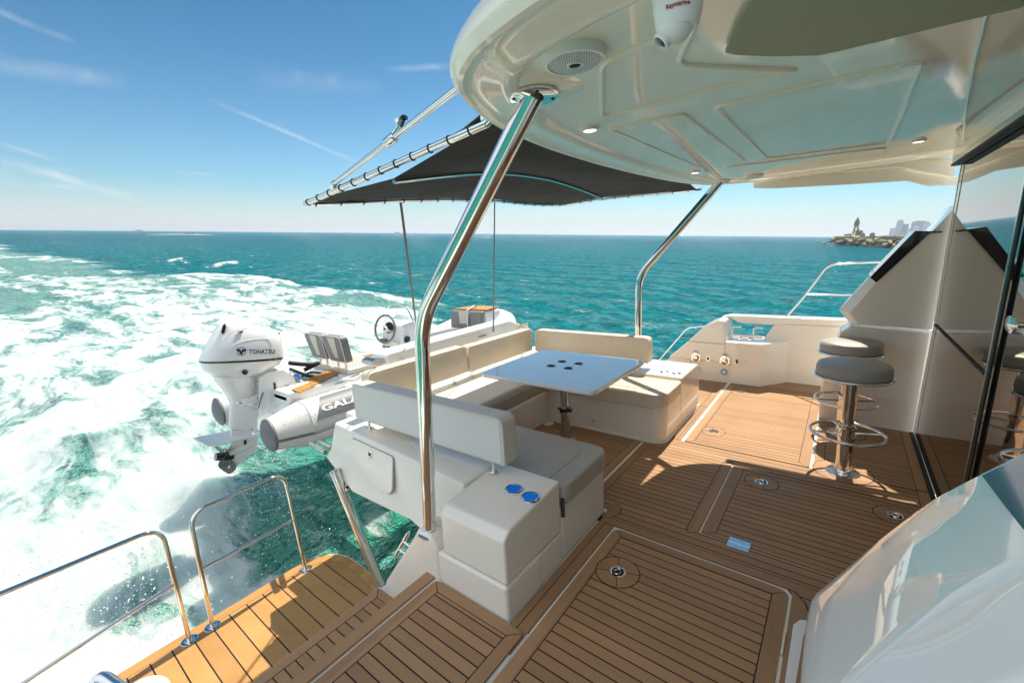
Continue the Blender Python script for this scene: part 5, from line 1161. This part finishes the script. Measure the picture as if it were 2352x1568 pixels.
b = bm_(); box(b, *(lambda p: (XC-.03, XC+.03, p.y-.04, p.y+.06, p.z-.012, p.z+.012))(PV(868, 292, XS)), bev=.006); fin('cowl_latch', b, BLACK, ob)
# bracket and tilt gear
b = bm_(); 
for dx in (-.09, .12): extr(b, [V(XC+dx, p.y, p.z) for p in [PV(x, y, XS) for x, y in ((700, 650), (780, 600), (900, 580), (990, 640), (1010, 700), (900, 760), (875, 830), (790, 830), (760, 900), (720, 930), (700, 800))]], (.025, 0, 0), bev=.006)
explode(fin('clamp_bracket', b, WHITE, ob), 'clamp_bracket')
b = bm_(); tube(b, [V(XC+.08, p.y, p.z) for p in (PV(800, 700, XS), PV(870, 820, XS))], .03, 12); tube(b, [V(XC+.15, p.y, p.z) for p in (PV(825, 690, XS), PV(840, 800, XS))], .014, 10); tube(b, [V(XC+.16, p.y, p.z) for p in (PV(730, 770, XS), PV(705, 830, XS), PV(690, 900, XS))], .006, 6); fin('tilt_ram', b, BLKG, ob)
b = bm_(); tube(b, [V(XC+.17, p.y, p.z) for p in (PV(1000, 620, XS), PV(1035, 655, XS))], .016, 10); fin('steering_arm', b, BLUE, ob)
b = bm_(); tube(b, [V(XC+.15, p.y, p.z) for p in (PV(960, 600, XS), PV(985, 615, XS))], .024, 8); tube(b, [V(XC+.15, p.y, p.z) for p in (PV(1040, 660, XS), PV(1100, 690, XS))], [.018, .045], 12); tube(b, [V(XC+.15, p.y, p.z) for p in (PV(910, 750, XS), PV(960, 730, XS))], .01, 8); fin('steering_link', b, STEEL, ob)
b = bm_()
for x, y in ((690, 692), (682, 795), (620, 820), (600, 1322), (642, 1080), (660, 850), (660, 905)): lathe(b, [(.012, 0), (.010, .01), (0, .012)], PV(x, y, XC+.062 if y > 870 else XC+.12), (1, 0, 0), 10)
explode(fin('bolts', b, STEELB, ob), 'bolt')
b = bm_(); box(b, *(lambda p: (XC-.05, XC+.085, p.y-.07, p.y+.09, p.z-.035, p.z+.05))(PV(640, 850, XS)), bev=.012); fin('leg_fairing', b, WHITE, ob)
# lettering and emblem projected on the cowl side
from mathutils.bvhtree import BVHTree
def bvh(o):
    vs_ = [v.co.copy()+Vector(root_of(o)['org']) for v in o.data.vertices]; return BVHTree.FromPolygons(vs_, [list(p.vertices) for p in o.data.polygons])
cb = bvh(cw)
def oncowl(x, y, lift=.003):
    r_ = ray(*rb(x, y)); h_ = cb.ray_cast(CP, r_); 
    if h_[0] is None: return onx(*rb(x, y), XC+.2)
    nn_ = h_[1] if h_[1].dot(r_) < 0 else -h_[1]; return h_[0]+nn_*lift
text('TOHATSU', NAVY, 'lettering', cw, lambda u, v: oncowl(727+u*45, 433-v*49-u*.5), 1.0, 1.08, bold=.022)
def emb(pts):
    b = bm_(); vs_ = [b.verts.new(oncowl(x, y)) for x, y in pts]; return b, vs_
b = bm_(); cx0, cy0, er = 553, 429, 38
outr = [b.verts.new(oncowl(cx0+er*math.cos(q), cy0+er*.95*math.sin(q))) for q in np.linspace(0, 2*math.pi, 40, endpoint=False)]; innr = [b.verts.new(oncowl(cx0+er*.87*math.cos(q), cy0+er*.83*math.sin(q))) for q in np.linspace(0, 2*math.pi, 40, endpoint=False)]
for k_ in range(40):
    if k_ in (39, 0, 19, 20, 38, 21): continue
    b.faces.new((outr[k_], outr[(k_+1) % 40], innr[(k_+1) % 40], innr[k_]))
for poly in (((508, 410), (545, 412), (545, 432), (520, 430)), ((602, 410), (560, 412), (560, 432), (588, 430)), ((535, 414), (548, 414), (555, 442), (549, 460), (538, 440)), ((572, 414), (559, 414), (552, 442), (556, 460), (567, 440))):
    b.faces.new([b.verts.new(oncowl(*p, .0036)) for p in poly])
fin('emblem', b, NAVY, cw, shade=False)
b = bm_()
crv = [oncowl(x, y, .0015) for x, y in ((470, 392), (500, 370), (560, 345), (640, 330), (760, 322), (905, 318))]; tube(b, fillet(crv, .05, 4), .004, 6); crv = [oncowl(x, y, .001) for x, y in ((400, 340), (440, 290), (500, 252), (580, 238), (700, 232), (790, 250))]; tube(b, fillet(crv, .05, 4), .005, 6); fin('cowl_crease', b, WHITE, cw)
# cradle under the tender
ck = thing('tender_cradle', 'pale metal cradle arm showing between the tender tube and the transom', 'cradle', (-3.9, 2.2, 0))
b = bm_(); tube(b, [onx(*r1(850, 1060), -4.0), onx(*r1(945, 1110), -3.6)], .022, 10); tube(b, [onx(*r1(900, 1045), -4.0), onx(*r1(985, 1085), -3.6)], .022, 10); box(b, -4.4, -3.62, 2.2, 2.32, -.12, -.06, bev=.01); box(b, -5.9, -3.62, 4.2, 4.32, -.2, -.1, bev=.01); box(b, -5.9, -3.62, 2.6, 2.72, -.22, -.14, bev=.01); explode(fin('arm', b, STEELB, ck), 'arm')

# ------------------------------------------------------------------ platform rails
XR = -3.62
def prail(label, feetpx, pts, midp):
    t_ = thing('handrail', label, 'handrail', V(XR, pts[0].y, PZ), 'steel handrails on the swim platform edge')
    fin('rail_tube', one(tube, fillet(pts, .13, 10), .0155, 16), STEEL, t_)
    fin('mid_rail', one(tube, midp, .0125, 12), STEEL, t_)
    for f_ in feetpx: flange(t_, V(XR, f_, PZ+.001), .055, h=.006)
prail('right-hand square steel handrail loop at the corner of the swim platform', (.700, 1.425), [V(XR, .700, PZ), V(XR, .712, .205), V(XR, 1.385, .215), V(XR, 1.425, PZ)], [V(XR, .705, -.255), V(XR, 1.405, -.240)])
prail('left-hand steel handrail running out of the left edge of the photo', (.552,), [V(XR, .552, PZ), V(XR, .548, .195), V(XR, -.35, .20), V(XR-.0, -.95, -.30), V(XR, -1.1, -.7)], [V(XR, .55, -.262), V(XR, -.28, -.40)])
# big stern handrail end and white fender on the platform
br_ = thing('boarding_rail', 'thick polished steel rail end in the bottom left corner', 'rail', V(-3.2, 0, -.4))
fin('rail_tube', one(tube, fillet([onz(205, 1700, -.4), onz(222, 1545, -.25), onz(300, 1600, -.3)], .09, 8), .035, 24), STEEL, br_)
fd = thing('fender_cushion', 'rounded white fender pad lying on the platform at the bottom edge', 'fender', (-3.3, .2, PZ))
c = onz(352, 1580, PZ+.06); b = bm_(); lathe(b, [(0, .10), (.06, .098), (.11, .08), (.14, .05), (.14, .02), (.11, .0), (0, 0)], V(c.x+.02, c.y-.06, PZ+.001), (0, 0, 1), 36, sx=1.35); fin('pad', b, WHITE, fd)

# ------------------------------------------------------------------ flybridge stair moulding, near right
fm2 = thing('stair_moulding', 'large glossy white curved stair moulding filling the bottom right corner', 'moulding', (0.3, .9, 0))
def dp(x, y, d): r_ = CAMR @ Vector(((x-CX)/F*d, -(y-CY)/F*d, -d)); return CP+r_
MA = dp(1862, 1400, 1.40); MN = V(-.81, .06, .58).normalized(); MN2 = V(-.62, -.41, .67).normalized()
E_ = [onp(x, y, MA, MN) for x, y in ((1834, 1640), (1838, 1560), (1847, 1470), (1858, 1400), (1872, 1366), (1905, 1338), (1960, 1292), (2020, 1240), (2085, 1190), (2140, 1150), (2200, 1117), (2280, 1076), (2360, 1036), (2440, 998))]
K_ = [onp(x, y, MA, MN) for x, y in ((1850, 1660), (1880, 1630), (1912, 1600), (1950, 1566), (1985, 1530), (2015, 1503), (2050, 1475), (2090, 1445), (2130, 1417), (2165, 1393), (2205, 1367), (2260, 1338), (2340, 1303), (2440, 1268))]
K0 = K_[7]; B_ = [onp(x, y, K0, MN2) for x, y in ((1900, 1760), (1960, 1760), (2010, 1750), (2060, 1740), (2110, 1730), (2160, 1720), (2210, 1710), (2260, 1700), (2310, 1690), (2360, 1680), (2410, 1670), (2460, 1660), (2510, 1650), (2600, 1640))]
def cat(P, m=5):
    P = [P[0]*2-P[1]]+P+[P[-1]*2-P[-2]]; out = []
    for i in range(1, len(P)-2):
        for k_ in range(m):
            t_ = k_/m; a, c, d, e = P[i-1], P[i], P[i+1], P[i+2]
            out.append((c*2+(d-a)*t_+(a*2-c*5+d*4-e)*t_*t_+(c*3-a-d*3+e)*t_**3)*.5)
    return out+[P[-2]]
E_, K_, B_ = cat(E_), cat(K_), cat(B_)
b = bm_(); rows = []
nE = len(E_)
def crow(i):
    e, k_, bb = E_[i], K_[i], B_[i]; out = []
    out.append(e+V(.06, .03, -.40)); out.append(e+V(.012, .006, -.03)); out.append(e+V(.003, .003, -.008)); out.append(e)
    nrm = (k_-e).cross(E_[min(i+1, nE-1)]-E_[max(i-1, 0)]).normalized(); nrm = nrm if nrm.dot(CP-e) > 0 else -nrm
    for t_ in (.08, .25, .5, .75, .92): out.append(e.lerp(k_, t_)+nrm*.008*math.sin(math.pi*min(1, t_)))
    out.append(k_)
    for t_ in (.06, .3, .6, 1): out.append(k_.lerp(bb, t_))
    out.append(bb+V(0, -.1, -.6)); return out
vs = [[b.verts.new(p) for p in crow(i)] for i in range(nE)]
for a, c in zip(vs, vs[1:]):
    for k_ in range(len(a)-1): b.faces.new((a[k_], a[k_+1], c[k_+1], c[k_]))
b.faces.new(vs[0][::-1]); b.faces.new(vs[-1]); 
for a, c in zip(vs, vs[1:]): b.faces.new((a[0], c[0], c[-1], a[-1]))
fin('shell', b, MOULD, fm2, angle=60)
b = bm_(); kb_ = [onp(x, y, MA+MN*.012, MN) for x, y in ((2258, 1094), (2300, 1073), (2420, 1015), (2420, 1290), (2352, 1215), (2308, 1160))]; extr(b, kb_, MN*.004, bev=.001); fin('dark_reflection', b, BLKG, fm2)  # black plate stands in for a dark reflection in the moulding
# small teak-topped coaming at its foot
cg = thing('side_coaming', 'small teak-topped white coaming at the foot of the stair moulding', 'coaming', (-.05, 1.6, 0))
g0 = [onz(*p, .06) for p in ((1815, 1600), (1800, 1580), (1822, 1430), (1838, 1418), (1860, 1422), (1875, 1460), (1870, 1640))]
b = bm_(); extr(b, [V(p.x, p.y, .055) for p in g0], (0, 0, -.06), bev=.006); fin('base', b, WHITE, cg)
g1 = [onz(*p, .062) for p in ((1822, 1600), (1845, 1462), (1856, 1432), (1880, 1440), (1880, 1640))]
b = bm_(); extr(b, [V(p.x, p.y, .0555) for p in g1], (0, 0, .007), bev=.002); fin('teak_cap', b, TKY, cg)

# ------------------------------------------------------------------ breakwater, beacon, skyline
def Wd(x, y, d, z=None):
    p = atd(x, y, d); 
    if z is not None: p.z = z
    return p
DB = 235.
def rbw(x): # distance along the breakwater for ra-x
    return DB-(x-340)/740*55
bkw = thing('breakwater_wall', 'low stained concrete breakwater wall on top of the boulders', 'wall', Wd(*ra(700, 700), 200, WZ), world=True)
b = bm_(); xs = (470, 560, 640, 760, 880, 980, 1080, 1180); zt = []
for x in xs:
    p = Wd(*ra(x, 673+x*.004), rbw(x)+3); zt.append(p)
front = [V(p.x, p.y, p.z) for p in zt]; lowp = [V(p.x, p.y, WZ-.5) for p in zt]; off = V(1.5, 5, 0)
extr(b, front+lowp[::-1], off, bev=.0); 
fin('wall', b, CONC, bkw, shade=False)
def rock(p, r, seed, mat, label, nm='boulder'):
    rng = random.Random(seed); b = bm_(); bmesh.ops.create_icosphere(b, subdivisions=2, radius=1)
    sx_, sy_, sz_ = r*rng.uniform(.9, 1.5), r*rng.uniform(.7, 1.1), r*rng.uniform(.5, .8); rot = Matrix.Rotation(rng.uniform(0, 3.1), 3, 'Z') @ Matrix.Rotation(rng.uniform(-.4, .4), 3, 'X')
    pl_ = [(Vector((rng.gauss(0, 1), rng.gauss(0, 1), rng.gauss(0, 1))).normalized(), rng.uniform(.55, .85)) for _ in range(9)]
    for v in b.verts:
        for n_, d_ in pl_:
            e = v.co.dot(n_)-d_
            if e > 0: v.co -= n_*e
        v.co = rot @ V(v.co.x*sx_, v.co.y*sy_, v.co.z*sz_)+p
    o = fin(nm, b, mat, world=True, angle=18); tag(o, label, 'boulder', 'boulders heaped along the breakwater'); return o
rl = [(385, 735, 1.2, 1), (430, 725, 1.6, 0), (455, 712, 2.1, 0), (500, 700, 2.3, 1), (520, 728, 2.4, 0), (565, 715, 2.6, 1), (600, 730, 2.5, 0), (640, 705, 2.3, 1), (655, 738, 2.4, 0), (700, 742, 2.5, 1), (690, 715, 2.3, 0), (735, 725, 2.2, 1), (770, 735, 2.3, 0), (800, 715, 2.0, 1), (835, 728, 2.4, 0), (850, 700, 1.6, 1), (875, 748, 2.6, 0), (905, 730, 2.2, 1), (935, 712, 2.1, 0), (950, 752, 2.2, 1), (985, 735, 2.2, 0), (1010, 705, 2.0, 1), (860, 765, 1.5, 0), (1030, 745, 2.0, 1), (340, 730, .7, 0)]
ORD = ['outermost', 'second', 'third', 'fourth', 'fifth', 'sixth', 'seventh', 'eighth', 'ninth', 'tenth', 'eleventh', 'twelfth', 'thirteenth', 'fourteenth', 'fifteenth', 'sixteenth', 'seventeenth', 'eighteenth', 'nineteenth', 'twentieth', 'twenty-first', 'twenty-second', 'twenty-third', 'twenty-fourth', 'twenty-fifth']
for i, (x, y, r, k_) in enumerate(sorted(rl)):
    p = Wd(*ra(x, y), rbw(x)-3-(y-700)*.12); p.z = max(WZ+r*.1, WZ+ (752-y+(x-500)*.03)*.055)
    rock(p, r*.62, 100+i, ROCK if k_ else ROCKD, '%s boulder, the %s counted from the breakwater tip' % ('tan' if k_ else 'darker', ORD[i]))
bt = thing('beacon_tower', 'skeletal timber beacon tower standing on the breakwater end', 'beacon', Wd(*ra(632, 668), rbw(632)+4), world=True)
dB = rbw(632)+4; pb = lambda x, y, dd_=0: Wd(*ra(x, y), dB+dd_)
b = bm_()
for x0, x1, dd_ in ((598, 628, 0), (655, 648, 0), (615, 630, 2.5), (668, 650, 2.5)): tube(b, [pb(x0, 670, dd_), pb(x1, 598, dd_*.4)], .16, 6)
for ya, yb_ in ((655, 625), (625, 603)): tube(b, [pb(603+(670-ya)*.2, ya), pb(652-(670-yb_)*.05, yb_)], .09, 5); tube(b, [pb(654, ya), pb(608+(670-yb_)*.25, yb_)], .09, 5)
explode(fin('legs', b, WOODG, bt), 'timber_leg')
b = bm_(); c = pb(637, 600, 1); lathe(b, [(.75, 0), (.85, 1.6), (.6, 2.3), (.0, 3.7)], c, (0, 0, 1), 8); fin('lantern', b, WOODG, bt)
b = bm_(); c = pb(654, 670, 0); box(b, c.x-1.1, c.x+1.1, c.y, c.y+2.4, c.z-.6, c.z+1.9); extr(b, [pb(540, 672), pb(540, 662), pb(596, 656), pb(600, 672)], (0, 2, 0)); fin('hut', b, WOODG, bt, shade=False)
b = bm_(); 
for x, r in ((680, 1), (762, .8)): lathe(b, [(r, -1), (r, .4), (r*.6, .9), (0, 1.1)], pb(x, 668), (0, 0, 1), 10)
explode(fin('bollards', b, WOODG, bt), 'bollard')
# coast
b = bm_(); cpts = [Wd(*ra(x, 664), 2900+i*120, 0) for i, x in enumerate((800, 900, 1000, 1100, 1300, 1700))]; extr(b, [V(p.x, p.y, WZ-3) for p in cpts]+[V(p.x+400, p.y+900, WZ-3) for p in cpts[::-1]], (0, 0, 12)); tag(fin('beach', b, SANDM, world=True, shade=False), kind='structure')
def tower(x0, x1, yt, d, mats, label, name='tower_block', floors=20, cap=0):
    a, c = Wd(*ra(x0, 662), d), Wd(*ra(x1, 662), d); top_ = Wd(*ra((x0+x1)/2, yt), d).z; dirv = (c-a); dirv.z = 0; wd = dirv.length; u = dirv.normalized(); n_ = V(-u.y, u.x, 0)
    if n_.y < 0: n_ = -n_
    t_ = thing(name, label, 'building', V((a.x+c.x)/2, (a.y+c.y)/2, WZ), 'hazy apartment blocks on the far shore', world=True)
    base = [a, c, c+n_*wd*.8, a+n_*wd*.8]; b = bm_(); extr(b, [V(p.x, p.y, WZ) for p in base], (0, 0, top_-WZ)); 
    if cap: extr(b, [V(*(p.lerp((a+c)/2+n_*wd*.4, .35))[:2], top_-.1) for p in base], (0, 0, cap))
    fin('wall', b, mats[0], t_, shade=False)
    b = bm_(); hgt_ = top_-WZ; nf = floors
    for i in range(nf):
        z = WZ+hgt_*(i+.35)/nf; extr(b, [V(p.x, p.y, z) for p in (a+u*wd*.06-n_*.8, c-u*wd*.06-n_*.8, c-u*wd*.06+n_*.1, a+u*wd*.06+n_*.1)], (0, 0, hgt_/nf*.42))
    fin('window_bands', b, mats[1], t_, shade=False)
BW1 = simple('tower_white', (.62, .64, .66), .7, var=.05, vs=.05); BW2 = simple('tower_grey', (.36, .40, .45), .6, var=.05, vs=.05); BWG = simple('tower_glass', (.16, .22, .29), .3, var=.1, vs=.05); BWR = simple('tower_rose', (.50, .40, .37), .7, var=.05, vs=.05)
tower(893, 932, 612, 3000, (BW1, BW2), 'low pale block at the left end of the skyline', floors=9)
tower(934, 990, 556, 3100, (BW1, BWG), 'tallest white tower of the skyline with a flat crown', floors=22, cap=8)
tower(930, 962, 600, 2950, (BW1, BW2), 'narrow white block in front of the tallest tower', floors=12)
tower(984, 1034, 580, 3050, (BW2, BWG), 'grey tower just right of the tallest tower', floors=18)
tower(1030, 1055, 614, 3000, (BW1, BW2), 'small low white block between the grey towers', floors=8)
tower(1052, 1185, 562, 3400, (BWG, BW2), 'wide dark glass block in the middle of the skyline', floors=15, cap=5)
tower(1075, 1120, 596, 3200, (BW1, BW2), 'white slab in front of the wide dark block', floors=13)
tower(1148, 1212, 574, 3300, (BW1, BWG), 'stepped white block beside the wide dark block', floors=16)
tower(1212, 1300, 562, 3500, (BWR, BWG), 'rose coloured block partly behind the wing wall', floors=15)
# distant boats on the horizon
def boat(px, py, d, L_, label, kind='motor_boat', wake=False):
    p = Wd(px, py, d, WZ); r_ = wdir(px, py); u = V(r_.y, -r_.x, 0).normalized(); n_ = V(r_.x, r_.y, 0).normalized()
    t_ = thing(kind, label, 'boat', p, 'boats far out on the horizon', world=True)
    b = bm_(); hh = L_*.12; extr(b, [p+u*(-L_/2)+V(0, 0, 0), p+u*(L_*.42), p+u*(L_*.55)+V(0, 0, hh*1.3), p+u*(-L_/2)+V(0, 0, hh)], n_*L_*.3); fin('hull', b, BWG if not wake else DARKC, t_, shade=False)
    b = bm_(); extr(b, [p+u*(-L_*.2)+V(0, 0, hh*1.02)+n_*L_*.05, p+u*(L_*.18)+V(0, 0, hh*1.1)+n_*L_*.05, p+u*(L_*.08)+V(0, 0, hh*2.2)+n_*L_*.05, p+u*(-L_*.18)+V(0, 0, hh*2.2)+n_*L_*.05], n_*L_*.2); tube(b, [p+V(0, 0, hh*2.2)+n_*L_*.1, p+V(0, 0, hh*3.6)+n_*L_*.1], L_*.012, 5); fin('cabin', b, BW2, t_, shade=False)
    if wake:
        b = bm_(); tube(b, [p-u*L_*3.4-n_*.5, p-u*L_*.5-n_*1.0, p+u*L_*1.2-n_*.5, p+u*L_*2.2-n_*.5], [.15, .75, .6, .1], 8, sq=(1, 1)); o = fin('bow_wash', b, WHITE, t_)
boat(430, 531, 520, 9, 'small dark motor boat throwing white wash on the left horizon', wake=True)
boat(319, 529.3, 3800, 42, 'tiny ship just left of the dark motor boat', 'ship')
boat(912, 533.0, 4200, 50, 'tiny freighter left of the first sunshade strap', 'ship')
boat(1085, 534.2, 4200, 26, 'tiny boat right behind the big steel pole', 'ship')
boat(1205, 535.4, 3800, 20, 'tiny boat right of the second sunshade strap', 'ship')
boat(1250, 535.7, 3800, 20, 'tiny boat farthest right on the open horizon', 'ship')

# ------------------------------------------------------------------ spray drops over the wake
def spray():
    rng = random.Random(5); b = bm_()
    for i in range(2600):
        k_ = rng.random()
        if k_ < .35: px, py = rng.uniform(0, 900), rng.uniform(1050, 1560)
        elif k_ < .7: px, py = rng.gauss(620, 70), rng.gauss(1120, 80)
        else: a_ = rng.uniform(0, 1); px, py = 60+a_*330+rng.gauss(0, 40), 1330+a_*80+rng.gauss(0, 60)
        p = seap(px, py)
        if p.x > -3.9 or (p.y > 2.6 and p.x > -6): continue
        p.z = WZ+.05+abs(rng.gauss(.10, .20)); r_ = rng.choice((.002, .003, .003, .004, .006))
        d_ = V(rng.gauss(0, 1), rng.gauss(0, 1), rng.gauss(0, 1.4)).normalized()
        m_ = Matrix.Translation(p) @ d_.to_track_quat('Z', 'Y').to_matrix().to_4x4() @ Matrix.Diagonal((1, 1, rng.uniform(1, 3.5), 1))
        bmesh.ops.create_icosphere(b, subdivisions=1, radius=r_, matrix=m_)
    me = bpy.data.meshes.new('spray'); b.to_mesh(me); b.free(); me.materials.append(WHITE); me.polygons.foreach_set('use_smooth', [True]*len(me.polygons))
    tag(link('spray', me), kind='stuff')
spray()

# ------------------------------------------------------------------ sea haze
b = bm_(); box(b, -26000, 26000, -26000, 26000, WZ-12, 170)
hz = fin('haze', b, [], world=True, shade=False); tag(hz, kind='stuff')
hm = bpy.data.materials.new('haze'); hm.use_nodes = True; hn = hm.node_tree; hn.nodes.clear(); ho = hn.nodes.new('ShaderNodeOutputMaterial'); hv = hn.nodes.new('ShaderNodeVolumePrincipled')
hv.inputs['Color'].default_value = (.86, .92, 1, 1); hv.inputs['Density'].default_value = .00011; hv.inputs['Anisotropy'].default_value = .3; hn.links.new(hv.outputs[0], ho.inputs['Volume']); hz.data.materials.append(hm)

def drops():
    rng = random.Random(9); b = bm_()
    for i in range(420):
        y_ = rng.uniform(1.75, 2.5); a = R_(rng.uniform(5, 80)); rr2 = .165+(.256-.165)*min(1, (y_-1.68)/.36)
        p = V(XC+.70+rr2*math.cos(a), y_, ZT+rr2*math.sin(a)); bmesh.ops.create_icosphere(b, subdivisions=1, radius=rng.choice((.002, .003, .004)), matrix=Matrix.Translation(p))
    for i in range(260):
        p = V(rng.uniform(-3.4, -1.9), rng.uniform(1.83, 1.99), .5505); bmesh.ops.create_icosphere(b, subdivisions=1, radius=rng.choice((.0015, .0025, .0035)), matrix=Matrix.Translation(p) @ Matrix.Diagonal((1, 1, .5, 1)))
    o = fin('water_drops', b, LENS); tag(o, kind='stuff')
drops()

# ------------------------------------------------------------------ put the yacht on its running trim
for o in BOAT:
    o.matrix_world = T @ Matrix.Translation(o.location)
